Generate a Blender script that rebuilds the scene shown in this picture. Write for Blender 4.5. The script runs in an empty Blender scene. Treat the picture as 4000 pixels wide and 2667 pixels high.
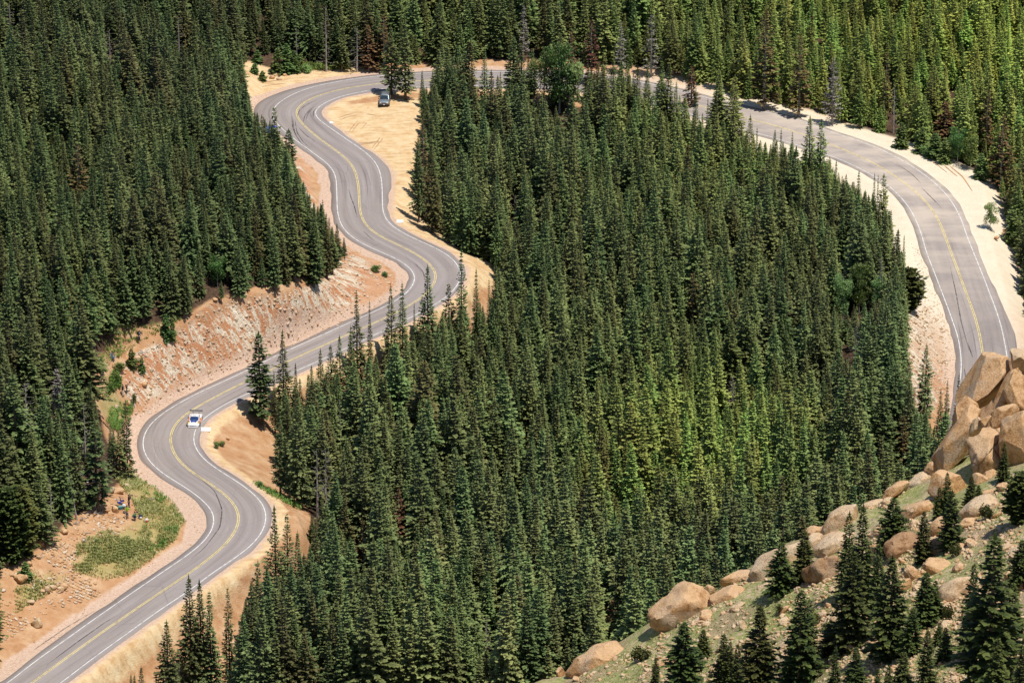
import bpy, bmesh, math, random
import numpy as np
from mathutils import Vector, Matrix, noise as mnoise
random.seed(11); rng = np.random.default_rng(11)
PI = math.pi
sc = bpy.context.scene
col = sc.collection

# ------------------------------------------------------------------ camera
F = 18000.0; PHI = math.atan2(7158.0, 18000.0); H = 628.7*math.sin(PHI)
cP, sP = math.cos(PHI), math.sin(PHI)
cam_d = bpy.data.cameras.new('camera'); cam = bpy.data.objects.new('camera', cam_d); col.objects.link(cam)
cam.location = (0, 0, H); cam.rotation_euler = (PI/2-PHI, 0, 0)
cam_d.sensor_width = 36; cam_d.lens = 36*F/4000.0; cam_d.clip_start = 1; cam_d.clip_end = 20000
sc.camera = cam

def ray(px, py):
    u = (px-2000)/F; v = (1333.5-py)/F
    return np.array([u, cP+v*sP, -sP+v*cP])
def at_z(px, py, z=0.0):
    d = ray(px, py); t = (z-H)/d[2]
    return d[0]*t, d[1]*t
def at_depth(px, py, Z):
    d = ray(px, py)*Z
    return np.array([d[0], d[1], d[2]+H])
def proj(x, y, z):
    Z = y*cP-(z-H)*sP; Y = y*sP+(z-H)*cP
    return 2000+F*x/Z, 1333.5-F*Y/Z, Z
def in_poly(px, py, poly):
    px = np.asarray(px, float); py = np.asarray(py, float)
    r = np.zeros(px.shape, bool); n = len(poly)
    for i in range(n):
        x0, y0 = poly[i]; x1, y1 = poly[(i+1) % n]
        if y0 == y1: continue
        c = ((y0 > py) != (y1 > py)) & (px < (x1-x0)*(py-y0)/(y1-y0)+x0)
        r ^= c
    return r
def _hash(ix, iy, s):
    h = (ix.astype(np.int64)*374761393+iy.astype(np.int64)*668265263+s*974634777) & 0x7fffffff
    h = ((h ^ (h >> 13))*1274126177) & 0x7fffffff
    return ((h ^ (h >> 16)) & 0xffff)/65535.0
def vn(x, y, s=0):
    ix = np.floor(x); iy = np.floor(y); fx = x-ix; fy = y-iy
    ix = ix.astype(np.int64); iy = iy.astype(np.int64)
    fx = fx*fx*(3-2*fx); fy = fy*fy*(3-2*fy)
    a = _hash(ix, iy, s); b = _hash(ix+1, iy, s); c = _hash(ix, iy+1, s); d = _hash(ix+1, iy+1, s)
    return (a*(1-fx)+b*fx)*(1-fy)+(c*(1-fx)+d*fx)*fy
def fbm(x, y, s=0, o=4):
    r = 0; a = .5; t = 0
    for i in range(o):
        r = r+a*vn(x, y, s+i*7); t += a; a *= .5; x = x*2.03+3.1; y = y*2.03+1.7
    return r/t

# ------------------------------------------------------------------ materials
def new_mat(name):
    m = bpy.data.materials.new(name); m.use_nodes = True
    nt = m.node_tree; b = nt.nodes['Principled BSDF']
    return m, nt, b
def N(nt, t, **k):
    n = nt.nodes.new(t)
    for a, v in k.items():
        if a in n.inputs.keys() if isinstance(a, str) else False: n.inputs[a].default_value = v
        else: setattr(n, a, v)
    return n
def noise_node(nt, vec, scale, detail=4, rough=.6):
    n = nt.nodes.new('ShaderNodeTexNoise'); n.inputs['Scale'].default_value = scale
    n.inputs['Detail'].default_value = detail; n.inputs['Roughness'].default_value = rough
    nt.links.new(vec, n.inputs['Vector']); return n.outputs['Fac']
def ramp(nt, fac, stops):
    r = nt.nodes.new('ShaderNodeValToRGB'); el = r.color_ramp.elements
    while len(el) < len(stops): el.new(.5)
    for e, (p, c) in zip(el, stops):
        e.position = p; e.color = (c[0], c[1], c[2], 1) if hasattr(c, '__len__') else (c, c, c, 1)
    nt.links.new(fac, r.inputs['Fac']); return r.outputs['Color']
def mixc(nt, fac, a, b, mode='MIX'):
    m = nt.nodes.new('ShaderNodeMix'); m.data_type = 'RGBA'; m.blend_type = mode
    for sock, v in ((m.inputs[0], fac), (m.inputs[6], a), (m.inputs[7], b)):
        if isinstance(v, (int, float)): sock.default_value = v
        elif isinstance(v, tuple): sock.default_value = (*v, 1) if len(v) == 3 else v
        else: nt.links.new(v, sock)
    return m.outputs[2]
def mth(nt, op, a, b=0.0, clamp=False):
    m = nt.nodes.new('ShaderNodeMath'); m.operation = op; m.use_clamp = clamp
    for i, v in enumerate((a, b)):
        if isinstance(v, (int, float)): m.inputs[i].default_value = v
        else: nt.links.new(v, m.inputs[i])
    return m.outputs[0]
def objco(nt):
    return nt.nodes.new('ShaderNodeTexCoord').outputs['Object']
def geopos(nt):
    return nt.nodes.new('ShaderNodeNewGeometry').outputs['Position']
def mapping(nt, vec, scale=(1, 1, 1), rot=(0, 0, 0)):
    m = nt.nodes.new('ShaderNodeMapping'); m.inputs['Scale'].default_value = scale; m.inputs['Rotation'].default_value = rot
    nt.links.new(vec, m.inputs['Vector']); return m.outputs['Vector']
def bump(nt, b, h, strength=.5, dist=.1):
    n = nt.nodes.new('ShaderNodeBump'); n.inputs['Strength'].default_value = strength; n.inputs['Distance'].default_value = dist
    nt.links.new(h, n.inputs['Height']); nt.links.new(n.outputs['Normal'], b.inputs['Normal'])
_pm = {}
def paint(name, c, rough=.5, metal=0, var=.12, scale=6):
    if name in _pm: return _pm[name]
    m, nt, b = new_mat(name)
    f = noise_node(nt, objco(nt), scale)
    lo = tuple(x*(1-var) for x in c); hi = tuple(min(1, x*(1+var)) for x in c)
    nt.links.new(ramp(nt, f, [(.3, lo), (.7, hi)]), b.inputs['Base Color'])
    b.inputs['Roughness'].default_value = rough; b.inputs['Metallic'].default_value = metal
    _pm[name] = m; return m

# foliage: light tips, dark core; sunlit and cloud-shaded regions are painted into the colour
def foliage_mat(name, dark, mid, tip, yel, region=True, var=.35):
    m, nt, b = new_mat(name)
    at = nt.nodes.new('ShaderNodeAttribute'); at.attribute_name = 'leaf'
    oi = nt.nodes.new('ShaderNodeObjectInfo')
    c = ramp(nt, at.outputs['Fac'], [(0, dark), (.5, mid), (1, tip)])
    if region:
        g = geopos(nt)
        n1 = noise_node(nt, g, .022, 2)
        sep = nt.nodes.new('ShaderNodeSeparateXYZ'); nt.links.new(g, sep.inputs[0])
        # sunlight through cloud gaps painted in: far right/top, one patch low centre
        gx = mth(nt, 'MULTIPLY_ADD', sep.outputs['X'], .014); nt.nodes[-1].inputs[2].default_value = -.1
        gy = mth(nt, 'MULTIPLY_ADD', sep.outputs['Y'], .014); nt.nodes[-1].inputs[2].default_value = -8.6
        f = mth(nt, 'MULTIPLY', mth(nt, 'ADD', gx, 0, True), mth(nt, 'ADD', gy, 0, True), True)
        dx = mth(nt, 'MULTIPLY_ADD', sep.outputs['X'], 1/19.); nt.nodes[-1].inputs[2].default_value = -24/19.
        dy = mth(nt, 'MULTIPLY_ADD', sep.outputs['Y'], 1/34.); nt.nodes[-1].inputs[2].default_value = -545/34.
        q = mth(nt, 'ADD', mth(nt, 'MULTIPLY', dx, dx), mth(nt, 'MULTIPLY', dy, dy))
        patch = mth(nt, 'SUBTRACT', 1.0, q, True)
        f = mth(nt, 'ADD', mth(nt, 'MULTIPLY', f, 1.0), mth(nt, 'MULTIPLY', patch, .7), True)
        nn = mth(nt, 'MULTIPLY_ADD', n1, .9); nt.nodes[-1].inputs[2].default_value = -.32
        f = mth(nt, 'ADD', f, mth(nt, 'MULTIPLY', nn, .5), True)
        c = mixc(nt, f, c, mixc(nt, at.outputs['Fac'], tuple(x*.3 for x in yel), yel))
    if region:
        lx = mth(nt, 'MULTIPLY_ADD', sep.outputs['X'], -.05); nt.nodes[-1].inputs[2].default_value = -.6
        c = mixc(nt, mth(nt, 'MULTIPLY', mth(nt, 'ADD', lx, 0, True), .2), c, (.01, .016, .008))  # cloud shadow over the left forest, painted in as darker needles
    # tree to tree
    h = nt.nodes.new('ShaderNodeHueSaturation')
    nt.links.new(c, h.inputs['Color'])
    nt.links.new(mth(nt, 'MULTIPLY_ADD', oi.outputs['Random'], .07), h.inputs['Hue']); nt.nodes[-1].inputs[2].default_value = .465
    r2 = mth(nt, 'FRACT', mth(nt, 'MULTIPLY', oi.outputs['Random'], 17.31))
    nt.links.new(mth(nt, 'MULTIPLY_ADD', r2, var*2), h.inputs['Value']); nt.nodes[-1].inputs[2].default_value = 1-var*.8
    h.inputs['Saturation'].default_value = 1.0
    r3 = mth(nt, 'FRACT', mth(nt, 'MULTIPLY', oi.outputs['Random'], 91.7))
    brown = mth(nt, 'GREATER_THAN', r3, .9)
    out = mixc(nt, mth(nt, 'MULTIPLY', brown, .45 if region else 0.0), h.outputs['Color'], mixc(nt, at.outputs['Fac'], (.05, .028, .012), (.17, .10, .045)))
    nt.links.new(out, b.inputs['Base Color'])
    b.inputs['Roughness'].default_value = .65
    b.inputs['Specular IOR Level'].default_value = .25
    tr = nt.nodes.new('ShaderNodeBsdfTranslucent'); nt.links.new(out, tr.inputs['Color'])
    mx = nt.nodes.new('ShaderNodeMixShader'); mx.inputs[0].default_value = .18
    nt.links.new(b.outputs[0], mx.inputs[1]); nt.links.new(tr.outputs[0], mx.inputs[2])
    nt.links.new(mx.outputs[0], nt.nodes['Material Output'].inputs['Surface'])
    return m
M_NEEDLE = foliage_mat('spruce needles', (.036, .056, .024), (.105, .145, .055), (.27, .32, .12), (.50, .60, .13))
M_NEEDLE_D = foliage_mat('dark spruce needles', (.014, .020, .007), (.042, .060, .017), (.14, .16, .04), (.2, .21, .05), False, .25)
M_ASPEN = foliage_mat('young aspen leaves', (.07, .13, .04), (.16, .27, .08), (.32, .44, .16), (.2, .3, .05), False, .15)
M_SAPL = foliage_mat('sapling needles', (.04, .07, .02), (.10, .17, .045), (.24, .32, .10), (.2, .25, .05), False, .2)
M_BROWN = foliage_mat('dead brown needles', (.05, .026, .014), (.14, .075, .035), (.28, .17, .085), (.2, .2, .05), False, .25)
M_GREYN = foliage_mat('dead grey twigs', (.12, .10, .085), (.26, .23, .2), (.46, .42, .37), (.2, .2, .05), False, .2)
M_BARK = paint('bark', (.13, .095, .07), .9, var=.35, scale=3)
M_DEADWOOD = paint('weathered dead wood', (.36, .32, .28), .9, var=.25, scale=3)
M_ASPBARK = paint('aspen bark', (.45, .43, .36), .8, var=.2, scale=3)

# ------------------------------------------------------------------ object helpers
def tag(o, label=None, cat=None, group=None, kind=None):
    if label: o['label'] = label
    if cat: o['category'] = cat
    if group: o['group'] = group
    if kind: o['kind'] = kind
    return o
def link(name, me, parent=None, loc=None, rot=None, scale=None):
    o = bpy.data.objects.new(name, me); col.objects.link(o)
    if parent: o.parent = parent
    if loc is not None: o.location = loc
    if rot is not None: o.rotation_euler = rot
    if scale is not None: o.scale = scale
    return o
def empty(name, loc=(0, 0, 0), rz=0, label=None, cat=None, group=None):
    o = link(name, None, loc=loc, rot=(0, 0, rz)); o.empty_display_size = .3
    return tag(o, label, cat, group)
def mesh_from(name, V, Fc, mats, smooth=False, midx=None, leaf=None):
    me = bpy.data.meshes.new(name)
    V = np.asarray(V, np.float32)
    me.from_pydata(V.tolist() if len(V) < 200000 else V, [], Fc)
    for m in mats: me.materials.append(m)
    if midx is not None: me.polygons.foreach_set('material_index', np.asarray(midx, np.int32))
    if smooth: me.polygons.foreach_set('use_smooth', np.ones(len(me.polygons), bool))
    if leaf is not None:
        a = me.attributes.new('leaf', 'FLOAT', 'POINT'); a.data.foreach_set('value', np.asarray(leaf, np.float32))
    me.update(); return me
def quadmesh(name, V, Q, mats, midx=None, leaf=None, smooth=False):
    """fast mesh from numpy arrays of quads"""
    me = bpy.data.meshes.new(name); V = np.asarray(V, np.float32); Q = np.asarray(Q, np.int32)
    me.vertices.add(len(V)); me.vertices.foreach_set('co', V.ravel())
    me.loops.add(Q.size); me.loops.foreach_set('vertex_index', Q.ravel())
    me.polygons.add(len(Q)); me.polygons.foreach_set('loop_start', np.arange(0, Q.size, Q.shape[1], dtype=np.int32))
    for m in mats: me.materials.append(m)
    if midx is not None: me.polygons.foreach_set('material_index', np.asarray(midx, np.int32))
    if smooth: me.polygons.foreach_set('use_smooth', np.ones(len(Q), bool))
    me.update(calc_edges=True)
    if leaf is not None:
        a = me.attributes.new('leaf', 'FLOAT', 'POINT'); a.data.foreach_set('value', np.asarray(leaf, np.float32))
    return me
class MB:
    def __init__(s): s.bm = bmesh.new()
    def box(s, c, d, rot=None, bev=0):
        r = bmesh.ops.create_cube(s.bm, size=1); vs = r['verts']
        M = Matrix.Translation(c) @ (rot.to_4x4() if rot else Matrix()) @ Matrix.Diagonal((*d, 1))
        bmesh.ops.transform(s.bm, matrix=M, verts=vs)
        if bev:
            es = list({e for v in vs for e in v.link_edges}); bmesh.ops.bevel(s.bm, geom=es, offset=bev, segments=2, affect='EDGES')
        return s
    def tube(s, a, b, r0, r1=None, n=8):
        a = Vector(a); b = Vector(b); d = b-a; r1 = r0 if r1 is None else r1
        r = bmesh.ops.create_cone(s.bm, cap_ends=True, segments=n, radius1=r0, radius2=max(r1, 1e-4), depth=d.length)
        M = Matrix.Translation((a+b)/2) @ d.to_track_quat('Z', 'Y').to_matrix().to_4x4()
        bmesh.ops.transform(s.bm, matrix=M, verts=r['verts']); return s
    def loft(s, rings, cap=True):
        vr = [[s.bm.verts.new(p) for p in r] for r in rings]
        n = len(vr[0])
        for i in range(len(vr)-1):
            for j in range(n):
                s.bm.faces.new((vr[i][j], vr[i][(j+1) % n], vr[i+1][(j+1) % n], vr[i+1][j]))
        if cap: s.bm.faces.new(vr[0][::-1]); s.bm.faces.new(vr[-1])
        return s
    def poly(s, pts):
        s.bm.faces.new([s.bm.verts.new(p) for p in pts]); return s
    def prism(s, pts, d):
        d = Vector(d); a = [s.bm.verts.new(p) for p in pts]; b = [s.bm.verts.new(Vector(p)+d) for p in pts]; n = len(a)
        s.bm.faces.new(a); s.bm.faces.new(b[::-1])
        for i in range(n): s.bm.faces.new((a[i], a[(i+1) % n], b[(i+1) % n], b[i]))
        return s
    def ball(s, c, d, sub=2):
        r = bmesh.ops.create_icosphere(s.bm, subdivisions=sub, radius=1)
        bmesh.ops.transform(s.bm, matrix=Matrix.Translation(c) @ Matrix.Diagonal((*d, 1)), verts=r['verts']); return s
    def build(s, name, mat, parent=None, smooth=False, loc=None, rot=None):
        bmesh.ops.recalc_face_normals(s.bm, faces=s.bm.faces)
        me = bpy.data.meshes.new(name); s.bm.to_mesh(me); s.bm.free()
        me.materials.append(mat)
        if smooth:
            for p in me.polygons: p.use_smooth = True
            try: me.set_sharp_from_angle(angle=math.radians(38))
            except Exception: pass
        return link(name, me, parent, loc, rot)

# ------------------------------------------------------------------ road trace (centre line, both edge lines)
CEN = [(-330,2985),(-60,2790),(128,2667),(238,2585),(417,2457),(596,2335),(745,2236),(834,2171),(894,2117),(929,2067),(941,2025),(929,1983),(894,1941),(834,1897),(762,1855),(715,1822),(682,1784),(664,1745),(662,1721),(667,1680),(690,1644),(732,1611),(833,1555),(952,1495),(1042,1454),(1131,1409),(1250,1357),(1336,1318),(1438,1274),(1506,1244),(1601,1196),(1652,1164),(1690,1126),(1710,1089),(1707,1065),(1690,1041),(1666,1018),(1625,992),(1567,963),(1506,936),(1465,917),(1431,888),(1411,854),(1404,824),(1403,800),(1402,733),(1393,686),(1376,642),(1335,605),(1291,574),(1240,540),(1199,503),(1169,475),(1153,455),(1150,435),(1162,418),(1189,397),(1233,377),(1291,358),(1359,345),(1427,334),(1495,326),(1700,314),(1900,310),(2050,311),(2200,318),(2320,327),(2420,340),(2520,359),(2620,383),(2741,418),(2890,457),(3061,502),(3106,515),(3237,563),(3302,589),(3370,616),(3438,652),(3506,696),(3557,732),(3608,778),(3642,818),(3669,866),(3690,920),(3710,975),(3741,1056),(3775,1148),(3805,1227),(3826,1301),(3838,1376),(3844,1430),(3844,1505),(3838,1560),(3826,1640),(3815,1750),(3812,1900)]
WL = [(30,2667),(131,2588),(238,2513),(387,2406),(524,2311),(655,2221),(757,2150),(816,2090),(833,2043),(825,1995),(786,1953),(727,1906),(655,1861),(596,1816),(566,1769),(557,1733),(562,1710),(586,1662),(655,1605),(774,1537),(893,1483),(1012,1424),(1131,1367),(1250,1314),(1369,1260),(1438,1229),(1520,1191),(1574,1157),(1605,1126),(1618,1096),(1612,1065),(1584,1035),(1523,1001),(1455,973),(1404,946),(1363,916),(1336,882),(1322,841),(1317,800),(1314,733),(1310,686),(1288,652),(1240,612),(1189,574),(1138,535),(1101,503),(1070,469),(1064,438),(1077,418),(1104,394),(1148,370),(1206,346),(1281,329),(1376,311),(1495,298),(1865,283),(2886,417),(3112,467),(3237,516),(3370,556),(3472,601),(3540,638),(3608,682),(3676,740),(3720,795),(3751,852),(3775,920),(3799,978),(3836,1070),(3877,1175),(3907,1264),(3924,1342),(3931,1376)]
WR = [(238,2667),(369,2567),(506,2469),(625,2382),(739,2308),(834,2233),(935,2168),(1007,2102),(1035,2043),(1033,1989),(1007,1947),(953,1903),(846,1831),(792,1787),(759,1733),(765,1680),(803,1632),(893,1572),(1012,1519),(1149,1453),(1250,1409),(1506,1290),(1659,1211),(1744,1160),(1778,1126),(1795,1096),(1795,1058),(1785,1035),(1744,994),(1676,960),(1608,929),(1557,899),(1516,868),(1499,837),(1494,800),(1492,733),(1488,693),(1475,652),(1444,612),(1376,561),(1308,513),(1257,479),(1235,455),(1233,438),(1250,418),(1291,394),(1359,372),(1444,355),(1502,348),(1943,340),(2743,461),(2886,506),(2975,527),(3076,557),(3251,613),(3336,650),(3404,684),(3452,713),(3506,759),(3547,808),(3578,863),(3603,927),(3618,985),(3659,1090),(3693,1179),(3720,1254),(3744,1325),(3754,1393),(3755,1412),(3753,1467),(3747,1508)]
def smooth_line(P, step=.5, it=60):
    P = np.array(P, float)
    d = np.r_[0, np.cumsum(np.hypot(*np.diff(P, axis=0).T))]
    s = np.arange(0, d[-1], step)
    Q = np.c_[np.interp(s, d, P[:, 0]), np.interp(s, d, P[:, 1])]
    for _ in range(it):
        Q[1:-1] = .5*Q[1:-1]+.25*(Q[:-2]+Q[2:])
    return Q
C = smooth_line([at_z(*p) for p in CEN])
dC = np.gradient(C, axis=0); dC /= np.hypot(dC[:, 0], dC[:, 1])[:, None]
NC = np.c_[-dC[:, 1], dC[:, 0]]                  # left of travel
S = np.r_[0, np.cumsum(np.hypot(*np.diff(C, axis=0).T))]
def side_w(W):
    ss, ww = [], []
    for p in W:
        q = np.array(at_z(*p)); d = C-q; i = int(np.argmin((d**2).sum(1)))
        ss.append(S[i]); ww.append(math.hypot(*d[i]))
    o = np.argsort(ss); ss = np.array(ss)[o]; ww = np.array(ww)[o]
    w = np.interp(S, ss, ww)
    k = np.ones(13)/13
    return np.convolve(np.pad(w, 6, 'edge'), k, 'valid')
wL = side_w(WL); wR = side_w(WR)
def sof(px, py):
    q = np.array(at_z(px, py)); return S[int(np.argmin(((C-q)**2).sum(1)))]
def bumpf(px, py, a, w): return a*np.exp(-((S-sof(px, py))/w)**2)
jit = (vn(S*.35, S*0, 5)-.5)*.28
aL = wL+.85+jit+bumpf(1064, 438, 1.5, 8)+bumpf(1100, 400, .9, 6)
aR = wR+.75+(vn(S*.35, S*0+9, 6)-.5)*.3+bumpf(1490, 690, .9, 7)+bumpf(1235, 450, .3, 6)
# on the far right road the picture-left side is the inside (aR), the outside is aL
aL = aL+bumpf(3925, 1330, .8, 14)

# ------------------------------------------------------------------ terrain
X0, X1, Y0, Y1, G = -96.0, 128.0, 288.0, 816.0, 0.6
gx = np.arange(X0, X1+.01, G); gy = np.arange(Y0, Y1+.01, G)
def road_dist(x, y):
    """distance to centre line, index, signed side (+ left)"""
    D = np.empty(x.shape); I = np.empty(x.shape, int)
    xf, yf = x.ravel(), y.ravel(); Df = D.ravel(); If = I.ravel()
    for a in range(0, len(xf), 20000):
        dx = xf[a:a+20000, None]-C[None, :, 0]; dy = yf[a:a+20000, None]-C[None, :, 1]
        q = dx*dx+dy*dy; i = q.argmin(1); Df[a:a+20000] = np.sqrt(q[np.arange(len(i)), i]); If[a:a+20000] = i
    sd = (x-C[I, 0])*NC[I, 0]+(y-C[I, 1])*NC[I, 1]
    return D, I, np.sign(sd)
FLAT = [
 [(1016,300),(1100,288),(1300,282),(1500,274),(1500,310),(1200,350),(1090,390),(1040,440),(1000,400)],
 [(1240,455),(1300,415),(1400,390),(1530,368),(1600,392),(1635,440),(1625,560),(1600,720),(1570,760),(1500,700),(1400,560)],
 [(2470,312),(2750,362),(3100,446),(3227,480),(3370,507),(3540,555),(3693,613),(3800,668),(3850,740),(3870,900),(3890,1000),(3940,1200),(3975,1350),(3940,1420),(3850,1300),(3700,900),(3500,650),(3200,530),(2800,420),(2470,340)],
 [(0,2595),(238,2445),(357,2356),(506,2260),(596,2195),(705,2120),(724,2067),(718,2031),(668,1956),(594,1898),(520,1856),(512,1763),(494,1733),(506,1650),(548,1612),(620,1640),(570,1760),(700,1900),(830,2000),(800,2110),(400,2400),(0,2680)],
 [(1000,1880),(1072,1941),(1165,2010),(1175,2080),(1060,2160),(880,2260),(960,2150),(1040,2040)],
 [(3598,1152),(3629,1227),(3676,1308),(3690,1360),(3690,1410),(3680,1500),(3740,1500),(3750,1400),(3700,1200),(3620,1000),(3560,950)],
]
CL = [ # control lines: (px,py,z)
 [(540,1640,0),(620,1580,0),(780,1502,0),(950,1430,0),(1150,1345,0),(1300,1278,0),(1440,1218,0),(1525,1165,0),(1545,1105,0),(1500,1052,0),(1380,988,0),(1325,950,0)],
 [(476,1480,3.2),(520,1400,4.6),(595,1358,5.6),(714,1305,6.2),(756,1240,7),(863,1185,7.3),(982,1168,7),(1131,1158,6.3),(1230,1125,5.2),(1290,1070,3.6),(1320,1000,1.8),(1310,930,.9),(1285,850,.6)],
 [(1260,800,.5),(1190,740,1.6),(1150,660,1.8),(1120,600,1.0),(1080,540,.3),(1010,470,.2)],
 [(1206,733,0),(1213,676,0),(1172,608,0),(1130,560,0)],
 [(430,1450,5),(560,1330,7),(700,1250,8.2),(860,1150,8.5),(1000,1130,8.3),(1150,1100,7.4),(1250,1000,5.2),(1230,880,3)],
 [(0,1400,14),(300,1250,12),(600,1100,11),(900,950,9),(1100,850,6),(1150,780,3.4)],
 [(0,900,17),(500,850,14),(900,750,8),(1050,650,4)],
 [(0,450,19),(500,450,12),(800,430,6),(950,420,1.5)],
 [(0,100,20),(500,150,12),(800,200,5),(950,262,1)],
 [(0,2450,1.2),(150,2385,1.3),(400,2205,1.3),(540,2140,1.1),(650,2060,.8),(630,1985,.8),(560,1920,.8)],
 [(0,2250,4.2),(150,2180,4.2),(300,2070,3.8),(430,1990,3.0),(500,1935,2.2),(510,1890,1.3),(480,1820,1.2)],
 [(0,1950,8),(200,1880,6.5),(350,1780,4.8),(430,1680,3.5),(455,1600,3)],
 [(0,1650,11),(250,1550,9.5),(380,1480,6.5)],
 [(0,2600,.2),(-200,2700,.4),(-400,2500,5)],
 [(1100,262,.3),(1300,255,.3),(1500,248,.3),(1800,240,.3),(2200,250,.3)],
 [(1000,120,2.4),(1500,110,2),(2200,120,2),(3000,170,2),(3600,300,2)],
 [(0,-300,22),(1500,-300,9),(3000,-300,10),(4000,-250,12)],
 [(2500,290,.2),(3000,400,0),(3227,462,-.2),(3540,540,-.4),(3750,605,-.6)],
 [(3500,100,5),(3900,250,4.5),(4100,500,1.2)],
 [(3850,640,-1),(3930,760,-1.5),(3960,900,-2.6),(4000,1080,-3),(4080,1300,-4)],
 [(4100,700,-4),(4200,1000,-6),(4300,1300,-8)],
 [(870,1590,-.3),(860,1660,-.6),(870,1740,-.8)],
 [(1060,1560,-2.2),(1090,1700,-4.4),(1100,1800,-4.4),(1110,1900,-3.2),(1180,1975,-2.4),(1250,2050,-3)],
 [(1010,2250,-2.4),(1180,2170,-2.6),(850,2370,-2.6),(650,2500,-2.6),(450,2660,-2.8)],
 [(1300,2200,-6),(1000,2500,-6.5),(700,2750,-7),(300,2950,-7)],
 [(1300,1650,-6.5),(1300,1850,-6),(1350,2050,-6)],
 [(1150,1500,-1.4),(1300,1440,-1.6),(1500,1350,-2),(1700,1260,-2),(1830,1180,-1.8),(1900,1080,-1.4)],
 [(1400,1550,-5),(1700,1400,-5),(1950,1250,-5),(2050,1080,-4.5)],
 [(1600,810,-1.2),(1680,880,-2.2),(1800,960,-2.4),(1930,1030,-2.2)],
 [(1680,600,-2),(1690,750,-3),(1800,880,-4),(1980,980,-4)],
 [(2000,1800,-9),(1800,2500,-11),(2500,2300,-13)],[(3000,1900,-10),(3300,1750,-6)],
 [(2000,500,-3),(2500,700,-4),(3000,900,-3),(3300,1000,-.5)],
 [(3480,900,.2),(3520,1060,1.2),(3540,1160,2.6),(3545,1280,4.2),(3545,1400,4.6),(3560,1500,4),(3600,1600,2.4)],
 [(3400,1300,5.5),(3430,1500,5.5),(3480,1700,3)],
]
def solve_height():
    z = None
    for g in (4.8, 2.4, 1.2, .6):
        x = np.arange(X0, X1+.01, g); y = np.arange(Y0, Y1+.01, g)
        XX, YY = np.meshgrid(x, y)
        if z is None: z = np.zeros(XX.shape)
        else:
            iy = np.clip((y-Y0)/(2*g), 0, z.shape[0]-1.001); ix = np.clip((x-X0)/(2*g), 0, z.shape[1]-1.001)
            a = iy.astype(int)[:, None]; b = ix.astype(int)[None, :]; fy = (iy-iy.astype(int))[:, None]; fx = (ix-ix.astype(int))[None, :]
            z = (z[a, b]*(1-fx)+z[a, b+1]*fx)*(1-fy)+(z[a+1, b]*(1-fx)+z[a+1, b+1]*fx)*fy
        fix = np.zeros(XX.shape, bool); val = np.zeros(XX.shape)
        for ln in CL:
            for (a, b) in zip(ln[:-1], ln[1:]):
                pa = at_z(*a); pb = at_z(*b); n = max(2, int(math.hypot(pa[0]-pb[0], pa[1]-pb[1])/g*2))
                for t in np.linspace(0, 1, n):
                    i = int(round((pa[1]*(1-t)+pb[1]*t-Y0)/g)); j = int(round((pa[0]*(1-t)+pb[0]*t-X0)/g))
                    if 0 <= i < z.shape[0] and 0 <= j < z.shape[1]: fix[i, j] = True; val[i, j] = a[2]*(1-t)+b[2]*t
        D, I, sd = road_dist(XX, YY)
        half = np.where(sd > 0, aL[I], aR[I])
        rd = D < half+1.3
        px, py, _ = proj(XX, YY, 0*XX)
        for P in FLAT: rd |= in_poly(px, py, P)
        fix |= rd; val[rd] = 0
        z[fix] = val[fix]
        for _ in range({4.8: 500, 2.4: 200, 1.2: 80, .6: 24}[g]):
            p = np.pad(z, 1, 'edge'); z = (p[:-2, 1:-1]+p[2:, 1:-1]+p[1:-1, :-2]+p[1:-1, 2:])/4
            z[fix] = val[fix]
    keep = rd
    for _ in range(3):
        p = np.pad(z, 1, 'edge'); z2 = (p[:-2, 1:-1]+p[2:, 1:-1]+p[1:-1, :-2]+p[1:-1, 2:]+z*2)/6
        z = np.where(keep, z, z2)
    return z, D, I, sd, half
ZV, RD, RI, RS, RH = solve_height()
XX, YY = np.meshgrid(gx, gy)
PX0, PY0, _ = proj(XX, YY, ZV)
# near rocky hillside: a plane seen as k = A+B*px+C*py (pixels per metre), rolling over past depth 452
fA, fB, fC = 40-.009*2650-.0048*2180, .0048, .009
def fg_plane(x, y):
    K0 = fA+2000*fB+1333.5*fC
    # F = K0*Z + fB*F*x - fC*F*Yc ; Z = y*cP-(z-H)*sP ; Yc = y*sP+(z-H)*cP
    return H+(K0*y*cP+fB*F*x-fC*F*y*sP-F)/(K0*sP+fC*F*cP)
def fg_height(x, y):
    z = fg_plane(x, y)
    Z = y*cP-(z-H)*sP
    crest = 452+5*(fbm(x*.06, y*.02+3, 31, 3)-.5)
    d = np.maximum(0, Z-crest)
    z = z-1.25*d*d/(d+7)
    z = z+(fbm(x*.16, y*.16, 41, 4)-.5)*2.2+(fbm(x*.7, y*.7, 43, 3)-.5)*.5
    return np.minimum(z, 120+0*z)
ZF = fg_height(XX, YY)
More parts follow.
